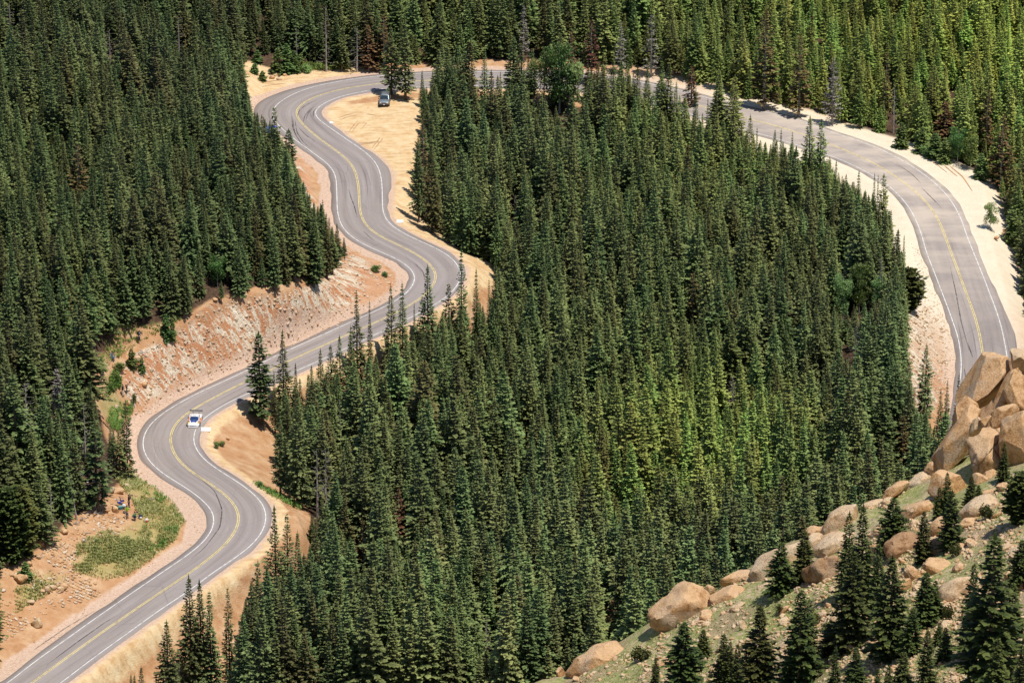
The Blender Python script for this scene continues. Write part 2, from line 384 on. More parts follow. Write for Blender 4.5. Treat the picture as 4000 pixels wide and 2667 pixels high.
# surface detail of the valley ground
rough = np.clip((RD-RH-1.0)/3, 0, 1)
onbank = np.zeros(XX.shape)
BANKP = [[(540,1650),(780,1510),(950,1438),(1150,1352),(1300,1283),(1450,1222),(1540,1170),(1560,1100),(1500,1045),(1380,975),(1325,930),(1290,1000),(1260,1090),(1131,1150),(982,1160),(863,1172),(756,1226),(700,1300),(595,1345),(500,1400),(465,1480),(500,1560)],
         [(3600,1140),(3640,1220),(3690,1300),(3705,1400),(3690,1520),(3640,1620),(3560,1640),(3530,1400),(3530,1200)],
         [(1130,560),(1215,640),(1215,740),(1290,900),(1240,880),(1150,720),(1120,620)]]
for P in BANKP: onbank = np.maximum(onbank, in_poly(PX0, PY0, P).astype(float))
def blur(a, n):
    for _ in range(n):
        p = np.pad(a, 1, 'edge'); a = (p[:-2, 1:-1]+p[2:, 1:-1]+p[1:-1, :-2]+p[1:-1, 2:]+a)/5
    return a
onb = blur(onbank, 4)
ca, sa = .993, -.12                                  # down-slope direction of the rills
ua = XX*ca+YY*sa; va = -XX*sa+YY*ca
ZV = ZV+rough*((fbm(XX*.12, YY*.12, 3, 4)-.5)*1.0+(fbm(XX*.6, YY*.6, 9, 3)-.5)*.25)*np.clip((RD-RH-1)/12, .25, 1)
ZV = ZV+onb*rough*((fbm(va*.9, ua*.2, 17, 4)-.5)*1.9+(fbm(XX*.9, YY*.9, 19, 2)-.5)*.8)
ZG = np.maximum(ZV, ZF); FG = (ZF > ZV)
# cloth-like rounding where the two meet is hidden by boulders

def hgt(x, y):
    j = np.clip((np.asarray(x, float)-X0)/G, 0, len(gx)-1.001); i = np.clip((np.asarray(y, float)-Y0)/G, 0, len(gy)-1.001)
    a = i.astype(int); b = j.astype(int); fi = i-a; fj = j-b
    return (ZG[a, b]*(1-fj)+ZG[a, b+1]*fj)*(1-fi)+(ZG[a+1, b]*(1-fj)+ZG[a+1, b+1]*fj)*fi
def isfg(x, y):
    j = int(np.clip((x-X0)/G, 0, len(gx)-1)); i = int(np.clip((y-Y0)/G, 0, len(gy)-1)); return bool(FG[i, j])
def hit(px, py):
    d = ray(px, py); t = np.arange(310, 900, .5)
    x = d[0]*t; y = d[1]*t; z = H+d[2]*t
    under = z < hgt(x, y)
    i = int(np.argmax(under)); 
    if not under.any(): i = len(t)-1
    return Vector((x[i], y[i], float(hgt(x[i], y[i]))))
def hitv(px, py):
    """hit on the valley ground only, looking past the near hillside"""
    d = ray(px, py); t = np.arange(480, 900, .5)
    x = d[0]*t; y = d[1]*t; z = H+d[2]*t
    j = np.clip((x-X0)/G, 0, len(gx)-1).astype(int); i = np.clip((y-Y0)/G, 0, len(gy)-1).astype(int)
    under = z < ZV[i, j]
    k = int(np.argmax(under)) if under.any() else len(t)-1
    return Vector((x[k], y[k], float(ZV[i[k], j[k]])))

# zones painted on the ground
PXG, PYG, PZG = proj(XX, YY, ZG)
GRASS = [[(520,1860),(600,1900),(675,1960),(725,2040),(700,2070),(690,2110),(590,2190),(500,2250),(420,2270),(300,2240),(180,2330),(60,2400),(60,2290),(150,2230),(280,2230),(300,2130),(400,2080),(470,2060),(560,2000),(600,1960),(520,1900)],
         [(385,1490),(440,1480),(470,1560),(525,1600),(520,1640),(460,1700),(430,1640),(370,1600)],
         [(420,1400),(480,1390),(490,1440),(430,1440)],
         [(440,1850),(520,1850),(560,1930),(640,2010),(560,2050),(520,1960)],
         [(985,1880),(1010,1880),(1120,1945),(1200,1990),(1190,2005),(1100,1960),(1000,1900)]]
GRAVEL = [FLAT[3], FLAT[5]]
grass = np.zeros(XX.shape); grav = np.zeros(XX.shape)
for P in GRASS: grass = np.maximum(grass, in_poly(PXG, PYG, P).astype(float))
# young green at the foot of the far forest edge
for P in [[(1150,250),(1350,262),(1350,272),(1200,278),(1130,275)],[(3300,495),(3600,560),(3850,640),(3980,760),(3990,600),(3600,500)]]:
    grass = np.maximum(grass, in_poly(PXG, PYG, P)*.8)
for P in GRAVEL: grav = np.maximum(grav, in_poly(PXG, PYG, P).astype(float))
grav = np.maximum(grav, (RD < RH+1.7)*(RS > 0)*.9*((C[RI, 0] < 40)))
grav = np.maximum(grav, (RD < RH+1.0)*.6)
MUSTSEE_L = [(955,240),(1040,272),(1150,278),(1300,283),(1480,272),(1500,262),(1560,300),(1640,395),(1640,470),(1625,600),(1600,720),(1590,800),(1650,860),(1740,935),(1800,985),(1890,1015),(1935,1060),(1930,1110),(1900,1160),(1780,1200),(1700,1230),(1500,1335),(1400,1385),(1250,1440),(1120,1500),(1075,1560),(1070,1720),(1085,1850),(1160,1950),(1210,2030),(1200,2120),(1160,2210),(1020,2200),(960,2290),(930,2420),(900,2667),(560,2667),(610,2500),(700,2400),(650,2420),(520,2600),(460,2667),(0,2667),(0,2195),(120,2170),(200,2130),(290,2030),(370,1990),(440,1930),(506,1870),(470,1760),(450,1680),(385,1600),(368,1540),(385,1440),(470,1330),(500,1300),(600,1290),(740,1240),(800,1190),(900,1170),(1000,1165),(1130,1150),(1250,1112),(1330,1055),(1350,960),(1310,900),(1265,800),(1210,750),(1155,650),(1145,570),(1085,500),(1040,450),(990,430),(965,330)]
MUSTSEE_R = [(2900,405),(3100,445),(3227,478),(3370,505),(3540,553),(3700,612),(3812,672),(3875,727),(3900,760),(3920,850),(3950,930),(3975,1100),(4010,1200),(4010,1400),(3900,1420),(3840,1580),(3790,1600),(3760,1575),(3700,1500),(3640,1600),(3560,1480),(3548,1250),(3585,1180),(3570,1080),(3540,1010),(3500,900),(3480,830),(3430,760),(3330,700),(3262,650),(3240,600),(3130,560),(3000,540),(2900,490)]
SOFT = [[(2470,312),(2900,405),(2900,510),(2740,440),(2600,410),(2480,350)],[(1848,268),(1960,268),(1960,345),(1940,400),(1910,400),(1848,340)],[(1620,270),(1690,270),(1690,330),(1620,330)]]
see = in_poly(PXG, PYG, MUSTSEE_L) | in_poly(PXG, PYG, MUSTSEE_R)
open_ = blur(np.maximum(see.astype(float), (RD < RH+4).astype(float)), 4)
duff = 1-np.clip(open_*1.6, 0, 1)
pale = np.clip((PXG-2300)/700, 0, 1)*np.clip((1500-PYG)/350, 0, 1)
tan = in_poly(PXG, PYG, [(1200,430),(1650,380),(1650,750),(1930,1000),(1930,1120),(1700,1130),(1850,1050),(1500,850),(1500,700)]) | in_poly(PXG, PYG, [(950,230),(1500,260),(1500,300),(1100,380),(1040,440),(960,420)]) | ((RD < RH+1.9) & (RS < 0) & (C[RI, 0] < 40))
tan = blur(np.maximum(tan.astype(float), 0), 3)
grass = blur(grass, 3)*(1-FG); grav = blur(grav, 1)*(1-FG); duff = duff*(1-FG)
# one sheet: core grid plus growing outer cells to the horizon
def outer(a, d0, n, sgn):
    r = []; s = d0
    for _ in range(n): a += sgn*s; r.append(a); s *= 1.32
    return r
ox = outer(X0, 2, 22, -1)[::-1]+list(gx)+outer(gx[-1], 2, 22, 1)
oy = outer(Y0, 2, 20, -1)[::-1]+list(gy)+outer(gy[-1], 2, 22, 1)
ox = np.array(ox); oy = np.array(oy); AX, AY = np.meshgrid(ox, oy)
def extend(A): return A[np.clip(np.round((AY-Y0)/G).astype(int), 0, len(gy)-1), np.clip(np.round((AX-X0)/G).astype(int), 0, len(gx)-1)]
AZ = extend(ZG).astype(float)
dout = np.maximum(0, AY-gy[-1])
AZ = AZ+np.minimum(dout*.22, 500)+(fbm(AX*.004, AY*.004, 77, 4)-.5)*np.clip(dout/6, 0, 120)
dl = np.maximum(0, X0-AX); dr = np.maximum(0, AX-gx[-1])
AZ = AZ+np.minimum(dl*.12, 160)
AZ = np.where(AY < Y0, np.minimum(AZ, 120), AZ)
ny, nx = AX.shape
idx = np.arange(nx*ny).reshape(ny, nx)
Q = np.c_[idx[:-1, :-1].ravel(), idx[:-1, 1:].ravel(), idx[1:, 1:].ravel(), idx[1:, :-1].ravel()]

def ground_material():
    m, nt, b = new_mat('mountain ground')
    g = geopos(nt)
    z1 = nt.nodes.new('ShaderNodeAttribute'); z1.attribute_name = 'zone_a'
    z2 = nt.nodes.new('ShaderNodeAttribute'); z2.attribute_name = 'zone_b'
    s1 = nt.nodes.new('ShaderNodeSeparateColor'); nt.links.new(z1.outputs['Color'], s1.inputs[0])
    s2 = nt.nodes.new('ShaderNodeSeparateColor'); nt.links.new(z2.outputs['Color'], s2.inputs[0])
    n_big = noise_node(nt, g, .11, 5); n_mid = noise_node(nt, g, .55, 6, .65); n_fin = noise_node(nt, g, 2.6, 6, .7); n_vf = noise_node(nt, g, 6.5, 3, .7)
    def soft(mask, lo=.35, hi=.65, amp=.55, n=None):
        # break up zone edges with noise
        a = mth(nt, 'MULTIPLY_ADD', n or n_mid, amp); nt.nodes[-1].inputs[2].default_value = -amp*.5
        v = mth(nt, 'ADD', mask, a)
        mr = nt.nodes.new('ShaderNodeMapRange'); mr.inputs[1].default_value = lo; mr.inputs[2].default_value = hi
        nt.links.new(v, mr.inputs[0]); return mr.outputs[0]
    dirt = ramp(nt, n_mid, [(.25, (.36, .17, .08)), (.42, (.52, .29, .15)), (.58, (.62, .40, .23)), (.78, (.74, .56, .38))])
    dirt = mixc(nt, mth(nt, 'MULTIPLY', ramp(nt, n_big, [(.35, 0.), (.65, 1.)]), .5), dirt, (.52, .26, .12))
    sand = ramp(nt, n_mid, [(.25, (.60, .36, .17)), (.45, (.76, .54, .30)), (.7, (.84, .67, .42))])
    streaks = mapping(nt, g, (.35, 1.4, .5), (0, 0, -math.atan2(-.3, 1)))
    sand = mixc(nt, mth(nt, 'MULTIPLY', ramp(nt, noise_node(nt, streaks, .8, 5, .7), [(.42, 1.), (.5, 0.)]), .35), sand, (.45, .22, .08))
    c = mixc(nt, soft(s2.outputs['Blue'], .3, .6), dirt, sand)
    # cut bank: pale rock streaks running down the slope
    ang = math.atan2(.12, .993)
    mp = mapping(nt, g, (1, 1, 1), (0, 0, ang))           # x' runs down the slope
    mp2 = mapping(nt, mp, (.16, 1.0, .35))
    st = noise_node(nt, mp2, 1.5, 6, .72); st2 = noise_node(nt, mapping(nt, mp, (.5, 2.6, 1)), 2.3, 4, .7)
    rock = ramp(nt, st2, [(.34, (.30, .19, .12)), (.42, (.62, .49, .35)), (.58, (.84, .74, .58))])
    bank_r = mixc(nt, ramp(nt, mth(nt, 'ADD', mth(nt, 'MULTIPLY', st, .72), mth(nt, 'MULTIPLY', n_big, .28)), [(.46, 0.), (.52, 1.)]), mixc(nt, n_fin, (.40, .15, .06), (.70, .36, .19)), rock)
    sz = nt.nodes.new('ShaderNodeSeparateXYZ'); nt.links.new(g, sz.inputs[0])
    lowz = ramp(nt, mth(nt, 'ADD', mth(nt, 'MULTIPLY', sz.outputs['Z'], .22), mth(nt, 'MULTIPLY', n_big, .9)), [(.62, 1.), (.78, 0.)])
    highz = ramp(nt, mth(nt, 'ADD', mth(nt, 'MULTIPLY', sz.outputs['Z'], .1), mth(nt, 'MULTIPLY', n_mid, .35)), [(.80, 0.), (.88, 1.)])
    bank_r = mixc(nt, mth(nt, 'MULTIPLY', lowz, .8), bank_r, mixc(nt, n_fin, (.52, .25, .12), (.74, .44, .26)))
    bank_r = mixc(nt, mth(nt, 'MULTIPLY', highz, .7), bank_r, mixc(nt, n_fin, (.20, .10, .05), (.55, .27, .12)))
    c = mixc(nt, soft(s1.outputs['Green'], .35, .6), c, bank_r)
    # gravel verge: pale pinkish, with darker little stones
    gv = ramp(nt, n_fin, [(.3, (.50, .32, .22)), (.5, (.66, .47, .35)), (.75, (.75, .60, .48))])
    gv = mixc(nt, ramp(nt, n_vf, [(.26, 1.), (.34, 0.)]), gv, (.30, .17, .11))
    c = mixc(nt, soft(s1.outputs['Blue'], .3, .6, .35), c, gv)
    # grass
    gr = ramp(nt, n_fin, [(.3, (.17, .21, .05)), (.5, (.34, .34, .11)), (.7, (.58, .49, .24))])
    gmask = mth(nt, 'MULTIPLY', soft(s1.outputs['Red'], .5, 1.1, 1.5, n_fin), .75)
    c = mixc(nt, gmask, c, gr)
    # forest floor
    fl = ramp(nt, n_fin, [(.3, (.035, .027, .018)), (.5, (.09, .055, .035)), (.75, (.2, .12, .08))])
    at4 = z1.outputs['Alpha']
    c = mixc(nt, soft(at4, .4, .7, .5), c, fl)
    # overexposed far right verge: its glare is painted in as near white
    c = mixc(nt, mth(nt, 'MULTIPLY', s2.outputs['Red'], .88), c, mixc(nt, n_mid, (.80, .66, .46), (.92, .85, .70)))
    # near hillside: short turf between stony soil
    tf = ramp(nt, n_fin, [(.28, (.16, .18, .05)), (.45, (.30, .32, .11)), (.62, (.45, .43, .19)), (.78, (.66, .54, .34))])
    st3 = ramp(nt, n_vf, [(.33, (.32, .20, .11)), (.5, (.60, .45, .29)), (.7, (.76, .62, .44))])
    fgc = mixc(nt, ramp(nt, mth(nt, 'ADD', mth(nt, 'MULTIPLY', n_big, .5), mth(nt, 'MULTIPLY', n_mid, .5)), [(.48, 0.), (.56, 1.)]), tf, mixc(nt, ramp(nt, n_fin, [(.45, 0.), (.55, 1.)]), tf, st3))
    soil = ramp(nt, noise_node(nt, mapping(nt, g, (1, .5, .5)), .13, 5, .65), [(.50, 0.), (.58, 1.)])
    fgc = mixc(nt, mth(nt, 'MULTIPLY', soil, .75), fgc, ramp(nt, n_vf, [(.3, (.20, .12, .07)), (.5, (.42, .29, .18)), (.72, (.68, .54, .38))]))
    c = mixc(nt, s2.outputs['Green'], c, fgc)
    nt.links.new(c, b.inputs['Base Color']); b.inputs['Roughness'].default_value = .95
    b.inputs['Specular IOR Level'].default_value = .1
    hh = mth(nt, 'ADD', mth(nt, 'MULTIPLY', n_fin, .6), mth(nt, 'ADD', mth(nt, 'MULTIPLY', n_vf, .3), mth(nt, 'MULTIPLY', mth(nt, 'MULTIPLY', st2, s1.outputs['Green']), .9)))
    bump(nt, b, hh, .8, .35)
    return m
M_GROUND = ground_material()
gme = quadmesh('ground', np.c_[AX.ravel(), AY.ravel(), AZ.ravel()], Q, [M_GROUND], smooth=True)
for nm, ch in (('zone_a', (grass, onb, grav, duff)), ('zone_b', (pale*(1-duff)*(1-FG), FG.astype(float), tan*(1-FG), 0*duff))):
    a = gme.attributes.new(nm, 'FLOAT_COLOR', 'POINT')
    a.data.foreach_set('color', np.stack([extend(np.asarray(q, float)).ravel() for q in ch], 1).astype(np.float32).ravel())
ground = tag(link('ground', gme), 'orange gravel and rocky mountain ground', None, None, 'structure')

# ------------------------------------------------------------------ road surface
ZR = .07
def ribbon(o0, o1, z, name, mat, s0=0, s1=1e9, cols=1, skirt=False, offs=None, step=1):
    ii = np.where((S >= s0) & (S <= s1))[0][::step]
    o0 = np.broadcast_to(o0, S.shape); o1 = np.broadcast_to(o1, S.shape)
    ts = np.linspace(0, 1, cols+1); V = []; UV = []
    offl = [(1-t)*o0[ii]+t*o1[ii] for t in ts]; zs = [z]*(cols+1)
    if skirt: offl = [offl[0]-.03]+offl+[offl[-1]+.03]; zs = [-.2]+zs+[-.2]
    for o, zz in zip(offl, zs):
        P = C[ii]+NC[ii]*o[:, None]
        V.append(np.c_[P, np.full(len(ii), zz)]); UV.append(np.c_[S[ii], o])
    n = len(ii); V = np.concatenate(V); UV = np.concatenate(UV)
    Qs = []
    for c_ in range(len(offl)-1):
        a = c_*n+np.arange(n-1); Qs.append(np.c_[a, a+1, a+n+1, a+n])
    me = quadmesh(name, V, np.concatenate(Qs)[:, ::-1], [mat])
    at = me.attributes.new('road_uv', 'FLOAT_VECTOR', 'POINT'); at.data.foreach_set('vector', np.c_[UV, 0*UV[:, :1]].astype(np.float32).ravel())
    return link(name, me)
def asphalt():
    m, nt, b = new_mat('worn asphalt')
    at = nt.nodes.new('ShaderNodeAttribute'); at.attribute_name = 'road_uv'; uv = at.outputs['Vector']
    g = geopos(nt)
    n1 = noise_node(nt, mapping(nt, uv, (.05, 1.1, 1)), 1, 5, .6)
    n2 = noise_node(nt, g, .25, 4); n3 = noise_node(nt, g, 9, 2, .8)
    c = ramp(nt, n1, [(.3, (.255, .218, .205)), (.5, (.315, .272, .258)), (.7, (.375, .33, .31))])
    c = mixc(nt, ramp(nt, n2, [(.45, 0.), (.7, .5)]), c, (.33, .28, .25))
    c = mixc(nt, .5, c, mixc(nt, n3, (.5, .5, .5), (1.5, 1.5, 1.5)), 'MULTIPLY')
    # long dark tyre polish and cracks
    tr = ramp(nt, noise_node(nt, mapping(nt, uv, (.02, 2.2, 1)), 1.3, 3, .6), [(.60, 0.), (.70, .55)])
    c = mixc(nt, tr, c, (.10, .09, .09))
    ck = nt.nodes.new('ShaderNodeTexVoronoi'); ck.feature = 'DISTANCE_TO_EDGE'; ck.inputs['Scale'].default_value = 1
    nt.links.new(mapping(nt, uv, (.09, .16, 1)), ck.inputs['Vector'])
    c = mixc(nt, ramp(nt, ck.outputs['Distance'], [(.0, .3), (.005, 0.)]), c, (.09, .08, .08))
    # sand blown on the far right bend
    sp = nt.nodes.new('ShaderNodeSeparateXYZ'); nt.links.new(g, sp.inputs[0])
    far = mth(nt, 'MULTIPLY_ADD', sp.outputs['X'], .04); nt.nodes[-1].inputs[2].default_value = -.7
    farw = mth(nt, 'MULTIPLY_ADD', sp.outputs['Y'], .02); nt.nodes[-1].inputs[2].default_value = -11.7
    far = mth(nt, 'MULTIPLY', mth(nt, 'ADD', far, 0, True), mth(nt, 'ADD', farw, 0, True), True)
    n4 = noise_node(nt, mapping(nt, g, (.5, 1, 1)), .22, 3)
    far = mth(nt, 'MULTIPLY', far, ramp(nt, n4, [(.38, .25), (.62, 1.)]))
    c = mixc(nt, mth(nt, 'MULTIPLY', far, .8), c, (.62, .52, .42))
    nt.links.new(c, b.inputs['Base Color']); b.inputs['Roughness'].default_value = .9; b.inputs['Specular IOR Level'].default_value = .2
    bump(nt, b, n3, .3, .02)
    return m
def line_paint(name, c):
    m, nt, b = new_mat(name); g = geopos(nt)
    n = noise_node(nt, g, 1.3, 5, .7)
    nt.links.new(ramp(nt, n, [(.38, tuple(x*.55 for x in c)), (.52, c)]), b.inputs['Base Color']); b.inputs['Roughness'].default_value = .7
    return m
M_WHITE = line_paint('white road paint', (.78, .77, .74)); M_YEL = line_paint('yellow road paint', (.82, .66, .24))
road = tag(ribbon(-aR, aL, ZR, 'road', asphalt(), cols=8, skirt=True), kind='structure', label='winding two lane asphalt mountain road')
for nm, o, w, mt in (('edge_line', wL, .06, M_WHITE), ('edge_line', -wR, .06, M_WHITE), ('centre_line', .11, .045, M_YEL), ('centre_line', -.11, .045, M_YEL)):
    tag(ribbon(o-w, o+w, ZR+.006, nm, mt), kind='structure')
# skid marks, sheets above the asphalt
def skid_mat():
    m, nt, b = new_mat('tyre rubber mark'); g = geopos(nt)
    b.inputs['Base Color'].default_value = (.05, .045, .045, 1); b.inputs['Roughness'].default_value = .8
    tr = nt.nodes.new('ShaderNodeBsdfTransparent'); mx = nt.nodes.new('ShaderNodeMixShader')
    nt.links.new(ramp(nt, noise_node(nt, g, .8, 4, .7), [(.35, .15), (.65, .75)]), mx.inputs[0])
    nt.links.new(tr.outputs[0], mx.inputs[1]); nt.links.new(b.outputs[0], mx.inputs[2])
    nt.links.new(mx.outputs[0], nt.nodes['Material Output'].inputs['Surface']); return m
M_SKID = skid_mat()
sV, sQ = [], []
def streak(pts, w=.16):
    P = smooth_line([at_z(*p) for p in pts], .6, 3)
    d = np.gradient(P, axis=0); d /= np.hypot(d[:, 0], d[:, 1])[:, None]; n = np.c_[-d[:, 1], d[:, 0]]
    t = np.linspace(0, 1, len(P)); ww = (w*np.sin(PI*np.clip(t, .03, .97))**.5)[:, None]/2
    b0 = sum(len(v) for v in sV); L = len(P)
    sV.append(np.c_[np.r_[P-n*ww, P+n*ww], np.full(2*L, ZR+.004+.0005*len(sV))])
    a = b0+np.arange(L-1); sQ.append(np.c_[a, a+1, a+L+1, a+L])
for p in [[(1145,468),(1150,520),(1175,560),(1205,590)],[(1152,470),(1160,520),(1185,558),(1212,582)],[(1140,455),(1143,500),(1160,540)],
          [(1185,480),(1190,455),(1210,430),(1235,415)],[(1195,470),(1203,445),(1220,425)],[(1160,460),(1168,435),(1190,415),(1240,392)],[(1170,505),(1200,535),(1235,558)],
          [(1225,460),(1222,440),(1235,425)],[(1395,850),(1385,810),(1370,770),(1362,740)],[(1420,905),(1440,925),(1465,945)],[(1620,1030),(1655,1065),(1660,1100)],
          [(760,1850),(840,1920),(868,1990),(860,2060),(800,2140),(740,2190)],[(130,2540),(260,2450),(380,2380)],[(180,2600),(300,2510),(420,2425),(470,2400)],
          [(3712,1045),(3735,1150),(3755,1260),(3785,1370)],[(3767,1440),(3776,1510)],[(3822,1440),(3834,1500)],[(3780,1340),(3800,1400)],[(3600,735),(3640,775),(3680,815)],[(3500,640),(3560,680),(3600,720)]]:
    streak(p)
tracks = len(sV)
tag(link('tyre_marks', quadmesh('tyre_marks', np.concatenate(sV), np.concatenate(sQ), [M_SKID])), kind='structure')
sV, sQ = [], []
for p in [[(1363,516),(1390,479),(1414,466)],[(1372,520),(1399,483),(1423,470)],[(1410,506),(1434,479),(1461,463)],[(1386,562),(1440,557),(1499,553)],[(1400,566),(1450,560),(1490,557)],[(1431,445),(1450,448),(1471,452)],[(1451,581),(1480,545),(1505,506)],[(1462,584),(1492,547),(1516,508)],[(1330,470),(1360,455),(1400,450)],[(1325,462),(1350,449),(1385,444)],[(1535,447),(1548,460),(1545,470)],
          [(3600,600),(3680,640),(3740,690)],[(3560,590),(3640,628),(3700,675)],[(3700,640),(3760,690),(3800,750)],[(990,330),(1050,318),(1130,312)],[(1000,345),(1060,332),(1130,325)]]:
    streak(p, .2)
m_, n_t, b_ = new_mat('rutted dirt'); n_t.links.new(ramp(n_t, noise_node(n_t, geopos(n_t), 1.2, 4), [(.35, (.42, .22, .10)), (.6, (.62, .40, .22))]), b_.inputs['Base Color']); b_.inputs['Roughness'].default_value = .95
sV = [v-[0, 0, .035] for v in sV]
tag(link('tyre_ruts', quadmesh('tyre_ruts', np.concatenate(sV), np.concatenate(sQ), [m_])), kind='structure')
#@@PART2
# ------------------------------------------------------------------ trees
def crown_arrays(seed, Hh=10.0, R=1.45, base=.07, whorls=31, nb=8, tw=3, tl=.36, tip_exp=.8, sparse=0.0, up=.2, lump=.35, broad=0.0):
    r = random.Random(seed); V = []; L = []
    side_l = [r.uniform(-1, 1) for _ in range(6)]
    for i in range(whorls):
        t = base+(1-base)*((i+r.random()*.5)/whorls)**.95
        z0 = Hh*t
        q = (t-base)/(1-base)
        pr = (1-q)**tip_exp*(1-.25*math.exp(-(q/.12)**2))+.045
        if broad: pr = (math.sin(PI*min(1, q*.92+.08))**.6)*(1-.3*q)+.05
        n = max(4, int(nb*(.55+.6*pr)))
        a0 = r.random()*6.28
        gap = .55 if r.random() < .1 else 1
        for j in range(n):
            if r.random() < sparse: continue
            a = a0+6.283*j/n+r.uniform(-.35, .35)
            ln = R*pr*r.uniform(.6, 1.15)*(1+lump*.5*math.sin(a*2+z0*.9+side_l[0]*3)*side_l[1])*gap
            if r.random() < .06: ln *= 1.3
            sl = (.30-.75*(1-q))*(.8+.4*r.random())+up*.3
            ns = max(2, int(ln/.27)+1)
            dx, dy = math.cos(a), math.sin(a)
            for k in range(ns):
                u = .22+.78*(k+.6)/ns
                d = ln*u; p = (dx*d, dy*d, z0+ln*(sl*u+up*u*u*.5))
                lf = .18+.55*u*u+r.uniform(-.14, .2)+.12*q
                for m in range(tw):
                    da = a+(-.95, .95, .0, -.4, .5)[m % 5]+r.uniform(-.3, .3)
                    l = tl*r.uniform(.65, 1.25)*(1-.25*u if m != 2 else 1)*(.55+.6*min(1, ln))
                    w = l*r.uniform(.28, .45)
                    zz = r.uniform(-.42, .22)+sl*.4
                    ddx, ddy = math.cos(da), math.sin(da)
                    ti = r.uniform(-.5, .5)
                    sx, sy, sz = -ddy*w, ddx*w, ti*w
                    e = (p[0]+ddx*l, p[1]+ddy*l, p[2]+zz*l)
                    mx_ = (p[0]+ddx*l*.45, p[1]+ddy*l*.45, p[2]+zz*l*.45+.02)
                    V += [p, (mx_[0]+sx, mx_[1]+sy, mx_[2]+sz), e, (mx_[0]-sx, mx_[1]-sy, mx_[2]-sz)]
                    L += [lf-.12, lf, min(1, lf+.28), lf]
    # leader
    for m in range(5):
        z0 = Hh*(.94+.012*m); V += [(0, 0, z0), (.07, .02, z0+.12), (0, 0, z0+.5), (-.07, -.02, z0+.12)]; L += [.4, .5, .8, .5]
    return np.array(V), np.clip(np.array(L), 0, 1)
def trunk_arrays(Hh=10.0, r0=.14, seed=0, lean=0.0, n=7, segs=6):
    r = random.Random(seed); V = []; Q = []
    ox = oy = 0
    for i in range(segs+1):
        t = i/segs; rr = r0*(1-t)**.8+.012
        if i == 0: rr *= 1.35
        ox += r.uniform(-.04, .04)*(i > 0)+lean*.1; oy += r.uniform(-.04, .04)*(i > 0)
        for j in range(n): V.append((ox*(.5 if i else 0)+rr*math.cos(6.283*j/n), oy*.5+rr*math.sin(6.283*j/n), Hh*t*.97-.35*(i == 0)))
    for i in range(segs):
        for j in range(n): Q.append((i*n+j, i*n+(j+1) % n, (i+1)*n+(j+1) % n, (i+1)*n+j))
    return np.array(V), np.array(Q)
def stick_arrays(seed, Hh, R, n, lo=.12, hi=.98, th=.035, curl=.3, droop=-.35, sub=3):
    """bare branches as thin crossed strips"""
    r = random.Random(seed); V = []
    def strip(p, d, l, w):
        d = Vector(d).normalized(); s = d.cross(Vector((0, 0, 1)))
        if s.length < .01: s = Vector((1, 0, 0))
        s.normalize(); n2 = s.cross(d)
        for sv in (s, n2):
            a = Vector(p); b = a+d*l
            V.extend([tuple(a-sv*w), tuple(b-sv*w*.4), tuple(b+sv*w*.4), tuple(a+sv*w)])
        return Vector(p)+d*l
    for i in range(n):
        t = lo+(hi-lo)*(i+r.random())/n; a = r.random()*6.283; ln = R*((1-t)**.6*.9+.15)*r.uniform(.5, 1.2)
        p = (0, 0, Hh*t); d = Vector((math.cos(a), math.sin(a), droop*(1-t)+.1+r.uniform(-.15, .15)))
        for s in range(sub):
            p2 = strip(p, d, ln/sub, th*(1-.6*s/sub))
            for _ in range(2):
                d3 = Vector((d.x, d.y, d.z))+Vector((r.uniform(-.9, .9), r.uniform(-.9, .9), r.uniform(-.6, .3)))
                strip(p2, d3, ln*.22*r.uniform(.5, 1.3), th*.4)
            d = d+Vector((r.uniform(-.3, .3), r.uniform(-.3, .3), curl*r.uniform(-.2, 1))); p = p2
    return np.array(V)
def qidx(n): return np.arange(n).reshape(-1, 4)
class Proto: pass
def make_proto(name, cv, lf, leafmat, tv, tq, barkmat):
    p = Proto()
    p.crown = quadmesh(name+'_crown', cv, qidx(len(cv)), [leafmat], leaf=lf)
    p.trunk = quadmesh(name+'_trunk', tv, tq, [barkmat], smooth=True)
    allv = np.concatenate([cv, tv]); allq = np.concatenate([qidx(len(cv)), tq+len(cv)])
    mi = np.r_[np.zeros(len(cv)//4, int), np.ones(len(tq), int)]
    p.both = quadmesh(name+'_whole', allv, allq, [leafmat, barkmat], midx=mi, leaf=np.r_[lf, np.zeros(len(tv))])
    return p
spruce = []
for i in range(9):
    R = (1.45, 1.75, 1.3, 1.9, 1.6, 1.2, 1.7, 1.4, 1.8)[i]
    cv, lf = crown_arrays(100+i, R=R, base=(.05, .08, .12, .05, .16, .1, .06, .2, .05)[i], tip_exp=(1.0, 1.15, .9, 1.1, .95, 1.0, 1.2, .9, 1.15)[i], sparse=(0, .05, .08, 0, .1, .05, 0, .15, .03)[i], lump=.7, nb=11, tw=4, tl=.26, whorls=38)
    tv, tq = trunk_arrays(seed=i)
    spruce.append(make_proto('spruce', cv, lf, M_NEEDLE, tv, tq, M_BARK))
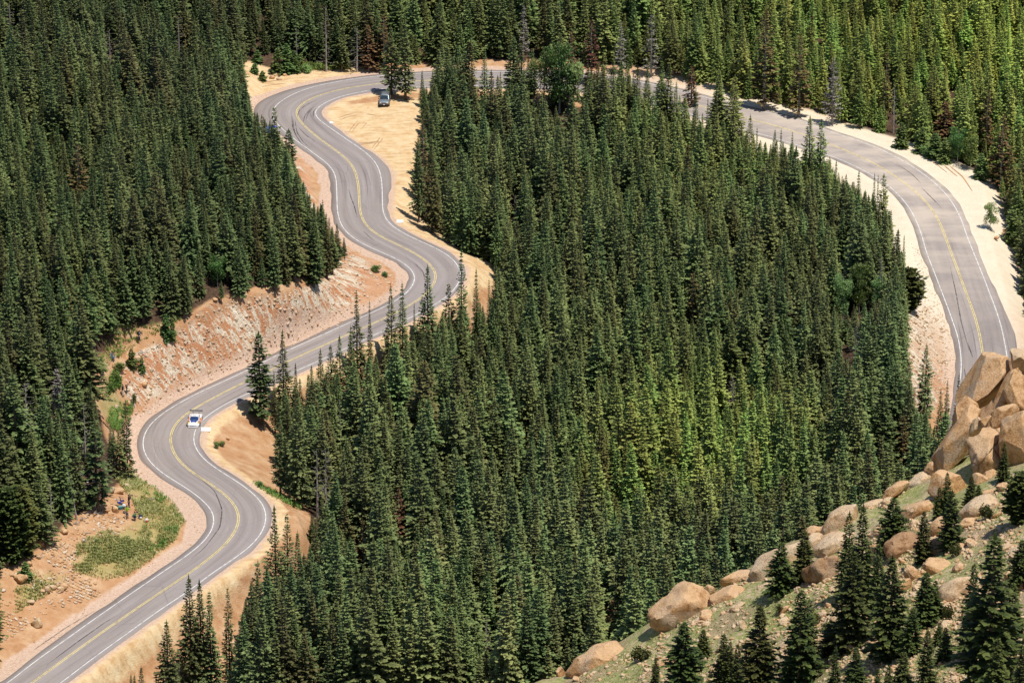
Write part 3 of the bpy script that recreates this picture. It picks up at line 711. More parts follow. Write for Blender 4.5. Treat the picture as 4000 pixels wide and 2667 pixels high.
# dark ones for the near hillside: more branches, finer twigs
nearspruce = []
for i in range(6):
    cv, lf = crown_arrays(300+i, R=(1.5, 1.75, 1.35, 1.6, 1.9, 1.5)[i], base=.02, whorls=40, nb=10, tw=4, tl=.3, tip_exp=(.85, .8, .75, .95, .7, .8)[i], sparse=(.02, .08, .1, .03, .06, .12)[i], lump=.7)
    tv, tq = trunk_arrays(seed=40+i)
    nearspruce.append(make_proto('near_spruce', cv, lf, M_NEEDLE_D, tv, tq, M_BARK))
thin = []
for i in range(3):
    cv, lf = crown_arrays(400+i, R=(1.0, .85, 1.1)[i], base=(.10, .18, .06)[i], whorls=34, nb=8, tw=4, tl=.34, tip_exp=.6, sparse=.15, lump=.9)
    tv, tq = trunk_arrays(seed=60+i, r0=.12)
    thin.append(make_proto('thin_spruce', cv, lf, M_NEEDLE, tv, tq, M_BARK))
brown = []
for i in range(2):
    cv, lf = crown_arrays(450+i, R=1.3, base=.1, sparse=.25, tl=.32, lump=.6)
    tv, tq = trunk_arrays(seed=70+i)
    brown.append(make_proto('brown_spruce', cv, lf, M_BROWN, tv, tq, M_DEADWOOD))
greydead = []
for i in range(2):
    cv, lf = crown_arrays(470+i, R=1.15, base=.15, sparse=.5, tw=2, tl=.3, lump=.6)
    sv = stick_arrays(480+i, 10, 1.3, 46); cv = np.concatenate([cv, sv]); lf = np.r_[lf, np.full(len(sv), .6)]
    tv, tq = trunk_arrays(seed=80+i, r0=.11)
    greydead.append(make_proto('grey_dead_spruce', cv, lf, M_GREYN, tv, tq, M_DEADWOOD))
snag = []
for i in range(3):
    sv = stick_arrays(500+i, 10, (1.3, 1.0, 1.7)[i], (40, 30, 48)[i], lo=(.15, .3, .1)[i], th=.045)
    tv, tq = trunk_arrays(seed=90+i, r0=.12)
    snag.append(make_proto('bare_snag', sv, np.full(len(sv), .75), M_GREYN, tv, tq, M_DEADWOOD))
halfdead = []
for i in range(2):
    cv, lf = crown_arrays(520+i, R=1.5, base=.12, sparse=.5, tw=3)
    tv, tq = trunk_arrays(seed=95+i)
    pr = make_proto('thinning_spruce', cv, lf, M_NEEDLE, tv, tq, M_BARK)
    pr.sticks = quadmesh('bare_branches', *(lambda s: (s, qidx(len(s))))(stick_arrays(530+i, 10, 2.0, 60, lo=.1, hi=.8, th=.03, curl=.6)), [M_GREYN])
    halfdead.append(pr)
pine = []
for i in range(2):
    cv, lf = crown_arrays(600+i, R=2.0, base=.03, whorls=26, nb=12, tw=5, tl=.42, broad=1, up=.8)
    tv, tq = trunk_arrays(seed=110+i)
    pine.append(make_proto('bushy_pine', cv, lf, M_NEEDLE_D, tv, tq, M_BARK))
def leafball(seed, Hh, R, n, size):
    r = random.Random(seed); V = []; L = []
    blobs = [(r.uniform(-.6, .6)*R, r.uniform(-.6, .6)*R, Hh*r.uniform(.3, .95), R*r.uniform(.3, .6)) for _ in range(16)]
    for _ in range(n):
        b = r.choice(blobs); th = r.random()*6.28; ph = math.acos(r.uniform(-1, 1)); rr = b[3]*r.random()**.4
        p = Vector((b[0]+rr*math.sin(ph)*math.cos(th), b[1]+rr*math.sin(ph)*math.sin(th), max(.1, b[2]+rr*math.cos(ph)*1.2)))
        d = Vector((r.uniform(-1, 1), r.uniform(-1, 1), r.uniform(-1, 1))).normalized()*size*r.uniform(.6, 1.3); s = d.orthogonal()*.6
        V += [tuple(p-d), tuple(p+s), tuple(p+d), tuple(p-s)]; f = min(1, max(0, .5+r.uniform(-.3, .3)+.3*math.cos(ph))); L += [f]*4
    return np.array(V), np.array(L)
aspen = []
for i in range(2):
    cv, lf = leafball(700+i, 10, 2.3, 2600, .17)
    sv = stick_arrays(710+i, 10, 2.2, 22, lo=.25, hi=.9, th=.05, droop=.5); 
    tv, tq = trunk_arrays(seed=120+i, r0=.11)
    aspen.append(make_proto('aspen', cv, lf, M_ASPEN, tv, tq, M_ASPBARK))
shrubm = []
for i in range(3):
    cv, lf = leafball(750+i, 1.0, .75, 900, .085)
    shrubm.append(quadmesh('shrub_leaves', cv, qidx(len(cv)), [(M_NEEDLE_D, M_SAPL, M_ASPEN)[i]], leaf=lf))
sapl = []
for i in range(2):
    cv, lf = crown_arrays(800+i, R=2.3, base=.02, whorls=18, nb=9, tw=3, tl=.6)
    tv, tq = trunk_arrays(seed=130+i, r0=.1)
    sapl.append(make_proto('sapling', cv, lf, M_SAPL, tv, tq, M_BARK))

def plant(name, proto, pos, h, wscale, label, cat, group=None, rz=None, lean=(0, 0)):
    e = empty(name, pos, 0, label, cat, group)
    s = h/10.0
    e.scale = (s*wscale, s*wscale, s); e.rotation_euler = (lean[0], lean[1], random.random()*6.28 if rz is None else rz)
    link('crown', proto.crown, e); link('trunk', proto.trunk, e)
    if hasattr(proto, 'sticks'): link('bare_branches', proto.sticks, e)
    return e
def px_plant(name, proto, x, top, base, w, label, cat='tree', group=None, valley=True, R=1.45, lean=(0, 0)):
    p = hitv(x, base) if valley else hit(x, base)
    _, _, Z = proj(p.x, p.y, p.z); k = F/Z
    h = (base-top)/k/cP*.985
    ws = max(.45, min(2.2, (w/k)/(2*R*h/10.0)*1.3))
    return plant(name, proto, (p.x, p.y, p.z-.1), h, ws, label, cat, group, lean=lean)
green_hand = 0
# ---- spruces one can single out beside the road (x, top, base, width, label)
ROADSIDE = [
 (1018,1300,1652,78,3,'tall lone spruce on the sandy fill beside the upper end of the race car bend','t'),
 (1110,1297,1650,84,1,'second tall spruce just right of the lone spruce near the bend','s'),
 (1158,1418,1640,50,5,'short slim spruce right of the two tall ones beside the bend','s'),
 (1075,1455,1690,46,5,'short spruce standing between the two tall roadside spruces','s'),
 (1220,1430,1640,60,0,'spruce with its tip against the lower road edge line, left of a taller one','s'),
 (1256,1364,1640,70,2,'narrow spruce with tip over the right road lane below the long straight','s'),
 (1295,1340,1640,80,1,'broad spruce left of the spire overlapping the straight road','s'),
 (1331,1311,1650,80,4,'spruce overlapping the straight road with an even outline','s'),
 (1374,1269,1600,60,2,'slender spruce whose tip crosses the right lane of the straight road','s'),
 (1397,1140,1530,84,6,'tall dark spruce crossing the whole road where the cut bank ends','s'),
 (1530,1113,1480,80,1,'left one of two tall spruces crossing the road at the inner bend','s'),
 (1574,1103,1480,78,2,'right one of two tall spruces crossing the road at the inner bend','s'),
 (1620,1189,1420,34,5,'thin short spruce in front of the road between two taller ones','s'),
 (1673,1038,1430,96,3,'broad spruce covering the yellow lines of the middle bend','s'),
 (1754,1103,1400,44,5,'thin spruce with a bare tip right of the middle bend','t'),
 (1804,973,1420,84,6,'tall pointed spruce at the outer edge of the middle bend','s'),
 (1861,1055,1400,56,2,'small spruce on the sandy turnout of the middle bend','s'),
 (1936,1018,1440,80,1,'spruce at the right end of the sandy verge of the middle bend','s'),
 (1911,1089,1420,50,0,'lower spruce just left of the one ending the sandy verge','s'),
 (1447,1190,1480,40,5,'small spruce between road and the two tall spruces at the bend','s'),
 (1077,418,735,46,5,'slim spruce standing against the hairpin asphalt beside the blue canopy','t'),
 (1131,510,700,52,0,'small open spruce on the inside verge below the hairpin','t'),
 (1057,485,760,30,5,'thin sapling-like spruce in front of the blue canopy','t'),
 (1002,455,770,60,2,'spruce at the forest corner left of the blue canopy','s'),
 (1263,778,960,40,2,'small spruce with tip over the gravel verge left of the descending road','s'),
 (1288,850,1010,44,5,'short spruce at the tip of the left forest tongue','s'),
 (1318,875,1010,46,0,'spruce farthest right on the left forest tongue','s'),
 (1345,940,1020,30,2,'smallest spruce at the end of the left forest tongue','s'),
 (1529,110,372,80,4,'spruce with a bare lower trunk right behind the parked grey car','s'),
 (1584,80,392,92,2,'spruce with a clear pale trunk right of the parked grey car','s'),
 (1650,280,420,40,5,'small spruce in front of the road gap right of the parked car','s'),
 (1893,190,470,66,0,'spruce standing in the gap where the upper road shows','s'),
 (1955,290,450,34,5,'short spruce beside the road gap in the upper forest','s'),
 (2486,331,560,60,2,'pointed spruce where the road comes out of the upper forest','s'),
 (2520,345,560,30,5,'thin pale spruce against the road leaving the upper forest','t'),
 (2639,325,560,60,0,'spruce crossing the upper right road near its left end','s'),
 (2714,359,640,60,2,'dark spruce crossing both lanes of the upper right road','s'),
 (2761,393,650,40,5,'thin spruce in front of the pale verge of the upper right road','s'),
 (2792,372,720,74,1,'large spruce left of the tallest one crossing the upper right road','s'),
 (2857,338,740,70,4,'tall narrow spruce rising over the upper right road to the pale verge','s'),
 (2925,454,740,76,1,'bushy spruce below the upper right road right of the tall narrow one','s'),
 (2953,500,730,46,5,'narrow spruce close right of a bushy one below the upper right road','s'),
 (3023,508,720,56,0,'spruce with tip on the lower edge line of the upper right road','s'),
 (3047,508,720,40,5,'slim spruce paired with another at the lower edge of the upper right road','s'),
 (3091,518,720,40,2,'spire like spruce just left of the wide pair at the upper right road','s'),
 (3156,461,800,105,3,'left half of the widest pair of trees covering the upper right road','s'),
 (3200,478,820,105,8,'right half of the widest pair of trees covering the upper right road','s'),
 (3261,631,850,50,5,'spruce against the inner verge right of the wide pair','s'),
 (3300,686,880,50,2,'reddish tinted spruce on the inner verge of the right bend','s'),
 (3348,672,930,56,2,'dark spire against the white inner verge of the right bend','s'),
 (3409,682,930,40,5,'left of three slim spires overlapping the inner line of the right bend','s'),
 (3423,679,940,34,5,'middle of three slim spires overlapping the inner line of the right bend','s'),
 (3445,686,940,40,5,'right of three slim spires overlapping the inner line of the right bend','t'),
 (3475,822,1030,46,2,'spruce below the three spires against the white inner verge','s'),
 (3503,900,1090,40,0,'short spruce edging the white verge below the right bend','s'),
 (3526,920,1110,36,5,'last little spruce on the white verge of the right bend','s'),
 (3608,1345,1680,80,4,'lone dark spruce in front of the inner cut bank of the right road','s'),
 (3692,1482,1750,46,2,'spruce at the foot of the right road left of a taller one','s'),
 (3734,1462,1790,64,0,'spruce overlapping the white line at the foot of the right road','s'),
 (3667,1519,1750,46,1,'small spruce left of the pair at the foot of the right road','s'),
 (3786,1566,1760,60,3,'spruce top on the asphalt next to the granite outcrop','s'),
 (500,1560,1872,38,5,'very thin spruce on the verge at the left of the lower bend','t'),
 (470,1690,1872,40,2,'thin dark spruce left of the thinnest one by the lower bend','t'),
 (437,1650,1850,48,2,'small dark spruce on the grass left of the lower bend','s'),
 (330,1168,1570,150,3,'broad light green spruce in front of the blue tarps','s'),
 (205,1190,1600,110,6,'spruce left of the broad light green one above the campsite','s'),
 (300,1640,2000,84,0,'spruce at the forest edge above the spectators','s'),
 (250,1680,2030,90,8,'spruce left of the leaning trunk above the spectators','s'),
 (160,1830,2120,110,1,'low spreading spruce at the forest edge beside the dead trunk','s'),
 (60,1700,2050,120,3,'spruce behind the bushy pines on the far left','s'),
 (750,2239,2720,120,3,'left spruce of the clump in front of the lower straight road','s'),
 (790,2256,2700,110,1,'tall spruce in the clump in front of the lower straight road','s'),
 (828,2296,2720,100,6,'right spruce of the clump in front of the lower straight road','s'),
 (899,2281,2700,66,4,'slender spruce standing alone right of the clump by the lower road','s'),
 (661,2412,2800,120,8,'broad spruce with spreading lower branches at the bottom left','s'),
 (560,2591,2880,74,3,'spruce top peeping over the bottom edge by the lower road','s'),
 (520,2625,2890,60,0,'smaller spruce top at the bottom edge by the lower road','s'),
 (1081,1971,2480,120,6,'tall spruce overlapping the outer line of the lower curve','s'),
 (1128,1990,2450,100,1,'second tall spruce at the outer line of the lower curve','s'),
 (1170,2062,2500,100,3,'third spruce of the row at the outer verge of the lower curve','s'),
 (1240,2025,2420,64,2,'dark narrow spruce on the bare slope right of the lower curve','s'),
 (993,2250,2620,80,4,'narrow spruce left of the big group beside the lower road','s'),
 (1015,2180,2560,50,5,'thin spruce at the left shoulder of the big group by the lower road','t'),
 (1096,1560,1935,70,2,'spruce with a long bare trunk on the orange fill slope','s'),
 (1170,1540,1975,110,1,'dark spruce with a thick bare trunk at the foot of the fill slope','s'),
 (1975,740,960,40,5,'slender spruce beside the pale snag in the central forest','s'),
 (1636,530,866,60,4,'reddish spruce at the left corner of the central forest','s'),
 (1688,560,905,80,1,'spruce at the forest corner above the sandy slope','s'),
 (1762,640,950,80,0,'spruce with visible trunk above the sandy slope right of the road','s'),
]
for (x, tp, bs, w, pi_, lb, kd) in ROADSIDE:
    pr = thin[pi_ % 3] if kd == 't' else spruce[pi_]
    px_plant('spruce_tree', pr, x, tp, bs, w, lb, 'spruce tree', 'spruce trees', R=1.0 if kd == 't' else 1.75); green_hand += 1
# ---- near hillside spruces
NEARS = [(2645,2345,2436,38,'tiny spruce in front of the lowest round boulder'),(2668,2418,2700,118,'spruce below the lowest round boulder'),(2746,2452,2575,60,'small spruce on the turf right of the lowest boulder tree'),
 (2824,2465,2700,84,'spruce third from the left along the bottom of the rocky slope'),(2850,2494,2700,44,'slim spruce leaning on its neighbour at the bottom of the rocky slope'),(2880,2506,2700,54,'slight spruce left of the solid dark one near the bottom'),
 (2963,2352,2720,132,'solid dark spruce standing alone low on the rocky slope'),(3048,2110,2322,88,'dark spruce in front of the long pale boulder on the crest'),(3139,2064,2275,88,'crest spruce between the long boulder and the round brown one'),
 (3121,2293,2690,136,'large spruce left of centre on the rocky slope'),(3155,2328,2620,64,'thin companion right of the large spruce on the rocky slope'),(3309,1992,2330,80,'left spire of the tall crest pair'),(3360,1962,2400,104,'right and highest spire of the tall crest pair'),
 (3321,2138,2530,124,'big spruce below the tall crest pair'),(3425,2115,2400,70,'slim spruce right of the tall crest pair'),(3473,2160,2575,144,'massive dark spruce in the middle of the rocky slope'),(3485,1938,2155,86,'even conical spruce above the tilted boulders'),
 (3604,1988,2200,64,'slim spruce between the two tilted boulders'),(3666,1897,2030,44,'small spruce left in front of the pointed boulder'),(3695,1842,2010,44,'taller small spruce in front of the pointed boulder'),(3711,1912,2148,92,'spruce right below the pointed boulder'),
 (3791,1852,1990,56,'spruce above the round pale boulder'),(3821,1890,1955,26,'tiny spruce right of the one above the round boulder'),(3918,1727,1882,44,'narrow spruce growing against the granite outcrop'),
 (3862,2070,2700,215,'giant spruce filling the lower right corner of the slope'),(3791,2186,2560,80,'narrow spruce at the left side of the giant one'),(3613,2228,2450,100,'spruce right of the massive dark one'),(3650,2262,2425,64,'smaller spruce close to the grey boulder'),
 (3985,2110,2300,74,'spruce cut by the right edge at mid slope'),(3259,2520,2740,50,'small spire at the bottom between two large spruces'),(3339,2520,2740,84,'broad low spruce at the bottom centre of the slope'),(3524,2540,2740,70,'spruce at the bottom below the small round stone'),
 (3616,2448,2720,80,'spruce at the bottom right of the bare stony patch'),(3690,2440,2586,62,'dark spruce left of the giant one'),(3666,2440,2520,32,'slender top left beside the dark spruce by the giant'),(3988,2480,2760,70,'spruce in the bottom right corner of the photo'),
 (3887,2475,2760,100,'spruce in front of the foot of the giant one'),(3425,2600,2760,40,'small spruce tip on the bottom edge below the massive one'),(3467,2592,2760,54,'pair mate of the small tip at the bottom edge'),(2560,2560,2700,40,'little spruce near the lowest stones of the slope'),
 (3560,2360,2560,60,'thin spruce in the shadow of the massive dark one'),(3950,2270,2500,90,'spruce behind the giant one at the right'),(3235,2420,2560,60,'low spruce left of the big spruce below the crest pair')]
for i, (x, tp, bs, w, lb) in enumerate(NEARS):
    px_plant('spruce_tree', nearspruce[i % 6], x, tp, bs, w*1.12, lb, 'spruce tree', 'spruce trees', valley=False, R=1.55); green_hand += 1
px_plant('pine_tree', pine[0], 3985, 1838, 2045, 110, 'bushy dark pine at the right edge above the round boulder', 'pine tree', valley=False, R=2.0)
px_plant('pine_tree', pine[1], 3550, 1050, 1215, 92, 'rounded dark pine on the edge of the right cut bank', 'pine tree', R=2.0)
px_plant('pine_tree', pine[0], 42, 1900, 2205, 110, 'left bushy pine at the lower left forest edge', 'pine tree', R=2.0)
px_plant('pine_tree', pine[1], 82, 1895, 2180, 110, 'right bushy pine at the lower left forest edge', 'pine tree', R=2.0)
# ---- dead, brown, bare ones
DEAD = [(2010,756,900,46,'snag','pale bare snag standing in the central forest'),(1751,692,905,34,'snag','tall thin snag at the edge of the central forest'),(2424,90,290,46,'grey','pale dead spruce above the upper road, left of two'),
 (2543,60,300,62,'grey','pale dead spruce with a bare tip above the upper road'),(2045,20,240,44,'grey','pinkish grey dead spruce behind the upper forest road'),(2986,50,430,92,'brown','tall rust brown spruce behind the upper right road'),
 (3251,225,490,66,'grey','bleached dying spruce behind the upper right road'),(3120,140,460,70,'brown2','yellowish brown spruce left of the bleached one'),(3690,400,560,84,'brown','brown bushy spruce above the right bend'),(3910,450,740,74,'brown','reddish brown spruce at the right edge of the bend'),
 (3457,210,470,40,'brown','narrow brown topped spruce right of the bleached one'),(1395,110,285,50,'snag','grey snag with drooping branches left of the parked car'),(1275,20,282,50,'snag','grey snag behind the sandy verge of the hairpin'),
 (1160,110,260,36,'snag','small snag left at the far forest edge'),(1500,60,280,60,'brown2','rusty spruce behind the parked car'),(1440,100,280,54,'brown2','dark rusty spruce left of the one behind the parked car'),
 (1240,1740,2020,70,'snag','bare grey snag with many limbs right of the lower curve'),(1275,1745,2040,60,'snag','reddish grey snag beside the bare grey one'),(1330,1540,1800,40,'snag','thin white snag in the forest right of the fill slope'),
 (205,1850,2130,46,'snag','dead trunk with curled twigs above the grassy bank'),(948,2400,2640,16,'pole','bare broken pole by the lower road'),(2390,2330,2540,56,'brown2','dead greyish brown spruce left of the rocky slope'),
 (1900,2390,2600,50,'snag','grey snag low in the central forest'),(3435,1000,1230,40,'snag','bleached snag near the inner verge of the right bend'),(3340,1260,1420,44,'snag','curled grey snag in the right part of the forest'),
 (3240,1700,1830,40,'snag','pale snag above the rocky crest'),(2860,1470,1600,44,'snag','grey tangled snag in a dark forest gap'),(2703,1066,1320,56,'brown2','brown topped spruce in the central forest'),(1560,1900,2180,60,'brown2','rusty spruce in the lower central forest'),
 (1420,2020,2300,60,'brown2','spruce with rust red side low in the forest'),(3520,1620,1900,60,'brown2','brown spruce behind the rocky crest'),(3500,2000,2150,50,'none',''),(230,1430,1690,70,'grey','grey dead spruce in the left forest'),(335,1560,1830,60,'snag','pale snag in front of the left forest near the grass'),
 (310,560,800,66,'brown2','rust topped spruce in the left forest'),(430,120,260,44,'snag','pale twisted snag high in the left forest'),(700,60,220,44,'snag','white branching snag in the upper left forest'),(40,10,130,50,'snag','white forked snag in the top left corner'),
 (110,1480,1760,60,'snag','pale hooked snag in the left forest'),(2230,130,400,56,'brown2','reddish spruce right behind the bright aspens'),(2310,80,330,60,'brown2','brownish spruce behind the upper road'),(2700,260,420,50,'brown2','dull brown spruce behind the upper road bend'),
 (3490,330,520,50,'snag','grey bare thicket tree above the right bend'),(3850,350,640,60,'brown2','tawny spruce near the reddish one at the right'),(1655,470,800,50,'brown','reddish spruce at the sunny corner of the central forest'),(300,1790,2030,50,'lean','leaning bare trunk above the spectators')]
DG = {}
for i, (x, tp, bs, w, kd, lb) in enumerate(DEAD):
    if kd == 'none': continue
    if kd == 'snag': px_plant('dead_tree', snag[i % 3], x, tp, bs, w, lb, 'dead tree', 'bare dead trees', R=1.2)
    elif kd == 'lean': px_plant('dead_tree', snag[1], x, tp, bs, w, lb, 'dead tree', 'bare dead trees', R=1.2, lean=(0, .13))
    elif kd == 'grey': px_plant('dead_tree', greydead[i % 2], x, tp, bs, w, lb, 'dead tree', 'bare dead trees', R=1.15)
    elif kd == 'brown': px_plant('brown_spruce', brown[i % 2], x, tp, bs, w, lb, 'dead spruce', 'brown dying spruces', R=1.3)
    elif kd == 'brown2': px_plant('brown_spruce', brown[(i+1) % 2], x, tp, bs, w, lb, 'dying spruce', 'brown dying spruces', R=1.3)
    elif kd == 'pole':
        p = hitv(x, bs); h = (bs-tp)/(F/proj(*p)[2])/cP
        MB().tube((0, 0, -.2), (.1, 0, h), .13, .07).build('dead_pole', M_DEADWOOD, loc=p); tag(bpy.data.objects[-1] if False else col.objects[-1], lb, 'dead tree')
px_plant('thinning_spruce', halfdead[0], 382, 1650, 1995, 120, 'half bare spruce with grey limbs above the spectators', 'spruce tree', R=1.6)
px_plant('thinning_spruce', halfdead[1], 255, 1500, 1820, 100, 'half bare spruce with grey limbs deeper in the left forest', 'spruce tree', R=1.6)
for (x, tp, bs, w, i, lb) in [(2125,195,440,100,0,'left bright green aspen in the central forest by the road'),(2185,190,450,110,1,'tall bright green aspen in the central forest by the road'),(2235,215,440,80,0,'right bright green aspen in the central forest by the road'),
     (3355,1040,1230,70,1,'pale green young aspen inside the right forest'),(3290,1060,1260,60,0,'pale green aspen left of another inside the right forest'),(3430,1090,1230,50,1,'small aspen near the edge of the right forest'),(850,1000,1120,60,0,'pale green aspen in the left forest above the cut bank'),
     (1130,680,800,44,1,'bright green aspen on the left verge of the road'),(3740,500,640,60,0,'bright green aspen behind the right bend'),(3790,540,660,56,1,'light green aspen right behind the right bend'),(3975,620,760,50,0,'bright aspen at the right edge')]:
    px_plant('aspen_tree', aspen[i], x, tp, bs, w, lb, 'aspen tree', 'aspens', R=2.3)
px_plant('young_tree', aspen[1], 3867, 800, 895, 44, 'single small bright green tree on the pale outer verge', 'young tree', R=2.3)
# saplings and shrubs
for (x, tp, bs, w, lb) in [(995,246,284,40,'low spruce shrub on the orange slope at the top left'),(1025,275,312,36,'shrub beside the boulders at the hairpin'),(1085,190,290,50,'sapling at the top left forest edge'),(1120,170,290,50,'sapling right of the first at the top left'),(1150,200,285,46,'third sapling at the top left forest edge'),(1175,215,282,36,'small sapling near the end of the sapling row'),
     (1005,200,250,36,'sapling on the orange slope'),(3520,480,580,50,'sapling behind the right bend'),(3600,500,600,50,'sapling with yellow green needles behind the right bend'),(3650,520,620,60,'bushy sapling behind the right bend'),(3690,540,640,50,'sapling close to the bend crest'),(3830,600,700,50,'sapling right of the bend crest'),
     (397,1398,1448,30,'tiny spruce below the camp chair'),(515,1360,1440,38,'sapling on the top of the cut bank'),(555,1390,1450,26,'slim sapling on the cut bank edge'),(650,1230,1330,40,'sapling on the rim above the cut bank'),(675,1250,1335,30,'thin sapling on the rim above the cut bank'),(100,2190,2260,44,'small dark sapling on the lower left bank'),
     (3955,820,960,70,'bushy sapling at the right edge of the outer verge')]:
    px_plant('sapling', sapl[x % 2], x, tp, bs, w, lb, 'sapling', 'young spruce saplings', R=2.3)
def shrub(x, y, w, h, i, lb, valley=True):
    p = hitv(x, y+h/2) if valley else hit(x, y+h/2); k = F/proj(*p)[2]
    o = link('shrub', shrubm[i], loc=p, rot=(0, 0, random.random()*6), scale=(w/k*.6, w/k*.6, h/k*.95)); tag(o, lb, 'shrub', 'low green shrubs'); return o
for a in [(3730,2150,48,46,0,'round dark shrub right of the tilted boulder',False),(3851,2004,56,50,0,'low shrub at the right of the round pale boulder',False),(3043,2388,40,36,0,'dark shrub on the turf near the bottom of the slope',False),(3240,2470,80,66,0,'wide shrub at the foot of the big spruce',False),
          (2501,2558,80,50,0,'bushy shrub at the lowest end of the slope',False),(3700,2400,50,60,0,'shrub in front of the grey boulder',False),(3180,2420,50,40,0,'small shrub beside a pale stone',False),(3500,2420,46,40,0,'shrub beneath the massive spruce',False),
          (1200,272,50,26,2,'bright low shrub under the far forest edge',True),(1160,262,60,40,2,'bright shrub behind the hairpin boulders',True),(3615,590,60,30,2,'yellow green bush on the crest of the bend',True),(1500,1075,34,22,1,'green weeds on the cut bank top',True),(1470,1052,50,22,1,'green weeds higher on the cut bank',True),
          (430,1520,44,40,1,'weeds at the left of the climbing people',True),(450,1480,40,40,1,'taller weeds above the climbing people',True),(526,1570,24,40,1,'weeds at the foot of the cut bank',True),(845,1740,30,20,1,'tuft on the orange fill slope',True),(868,1736,30,16,1,'second tuft on the orange fill slope',True),(1015,1895,26,20,1,'tuft at the edge of the verge',True),
          (470,1440,60,30,1,'low green mat on the slope above the climbers',True),(375,2116,16,12,1,'small cushion plant on the orange bank',True)]:
    shrub(*a)

# ---- the forest: jittered grid, kept off the road, dirt and everything the photo leaves open
sp = 2.3
cxs, cys = np.meshgrid(np.arange(X0+4, X1-4, sp), np.arange(476, Y1-4, sp))
cxs = cxs.ravel()+rng.uniform(-.85, .85, cxs.size); cys = cys.ravel()+rng.uniform(-.85, .85, cys.size)
m = np.abs(cxs) < cys*.112+22; cxs, cys = cxs[m], cys[m]
jj = ((cxs-X0)/G).astype(int); ii = ((cys-Y0)/G).astype(int)
zf = ZG[ii, jj]; ok = ~FG[ii, jj] & (RD[ii, jj] > RH[ii, jj]+2.6) & (ZF[ii, jj] < ZV[ii, jj]-.5)
bx, by, bz = proj(cxs, cys, zf)
ok &= ~in_poly(bx, by, MUSTSEE_L) & ~in_poly(bx, by, MUSTSEE_R)
for P in FLAT: ok &= ~in_poly(bx, by, P)
ok &= ~in_poly(bx, by, [(860,1560),(1090,1570),(1110,1700),(1115,1930),(1200,2000),(1100,1960),(860,1760)])
ok &= ~in_poly(bx, by, [(0,2195),(119,2174),(203,2126),(286,2025),(369,1989),(506,1870),(470,1760),(300,1900),(180,2020),(0,2120)])
hh_ = 9.6+2.6*(fbm(cxs*.05, cys*.05, 61, 2)-.5)*2+rng.normal(0, 2.0, cxs.size)
hh_ = np.where(rng.random(cxs.size) < .1, hh_*.6, hh_)
hh_ *= np.where((bx > 2600) & (by < 500), .85, 1)*(1+.42*np.clip((by-1500)/900, 0, 1))
hh_ = np.clip(hh_, 3.5, 17.5)
soft = rng.random(cxs.size)
vis_h = hh_.copy(); done = ~ok
for fac in (1, .85, .7, .55, .42, .32):
    h = hh_*fac; bad = np.zeros(cxs.size, bool)
    for q, wq in ((1.02, 0), (.85, .06), (.85, -.06), (.6, .1), (.6, -.1), (.35, .12), (.35, -.12), (.1, .14), (.1, -.14)):
        tx, ty, _ = proj(cxs+wq*h, cys, zf+h*q)
        bad |= in_poly(tx, ty, MUSTSEE_L) | in_poly(tx, ty, MUSTSEE_R)
        for s in SOFT: bad |= in_poly(tx, ty, s) & (soft < .8)
    good = ~bad & ~done
    vis_h[good] = h[good]; done |= good
ok &= done & ~(((~(bad)) & 0 == 1))
ok &= (vis_h > 2.6)
# those never accepted are dropped
acc = np.zeros(cxs.size, bool)
tx, ty, tz = proj(cxs, cys, zf+vis_h)
acc = ok.copy()
for q, wq in ((1.0, 0), (.6, .1), (.6, -.1)):
    ax_, ay_, _ = proj(cxs+wq*vis_h, cys, zf+vis_h*q); acc &= ~(in_poly(ax_, ay_, MUSTSEE_L) | in_poly(ax_, ay_, MUSTSEE_R))
# trees in front of dead trees and aspens stay low enough to show them
for (x, tp, bs, w, *_q) in [q for q in DEAD if q[4] not in ('none', 'pole')]+[(2125,195,440,110),(2185,190,450,110),(2235,215,440,90),(3355,1040,1230,70),(3290,1060,1260,60),(3740,500,640,60),(3790,540,660,50),(850,1000,1120,60)]:
    thr = tp+.66*(bs-tp)
    f_ = (np.abs(tx-x) < w*.45+18) & (by > bs-5) & (ty < thr)
    vis_h = np.where(f_, vis_h*(by-thr-rng.uniform(0, 40, by.size))/np.maximum(1, by-ty), vis_h)
acc &= vis_h > 2.4
# keep clear of the hand placed trees
hp = np.array([(o.location.x, o.location.y) for o in col.objects if o.type == 'EMPTY'])
for (hx, hy) in hp: acc &= (cxs-hx)**2+(cys-hy)**2 > 1.8**2
# a few open gaps
acc &= ~((vn(cxs*.13, cys*.10, 88) < .045) & (by > 300))
fx_, fy_, fz_, fh = cxs[acc], cys[acc], zf[acc], vis_h[acc]
tx, ty, tz = proj(fx_, fy_, fz_+fh); bx, by, bz = proj(fx_, fy_, fz_)
# hidden behind the near hillside?
CREST = [(2150,2690),(2330,2560),(2560,2440),(3000,2210),(3450,1960),(3680,1840),(3800,1600),(4000,1400)]
cy_ = np.interp(tx, [c[0] for c in CREST], [c[1] for c in CREST], left=1e9)
vis = (tx > 0) & (tx < 4000) & (ty > -60) & (ty < 2640) & (ty < cy_-25)
size = fh*F/bz*np.where(vis, 1, 0)
n_ind = max(0, 300-green_hand)
order = np.argsort(-size); ind = order[:n_ind]
rest = np.setdiff1d(np.arange(len(fx_)), ind)
var = rng.integers(0, 12, len(fx_)); var = np.where(var > 8, rng.integers(0, 9, len(fx_)), var)
wsc = rng.uniform(.92, 1.36, len(fx_))*np.where(fh < 6, 1.1, 1.0); rz = rng.uniform(0, 6.28, len(fx_)); ln = rng.normal(0, .028, (len(fx_), 2))
print('forest', len(fx_), 'individual', n_ind)
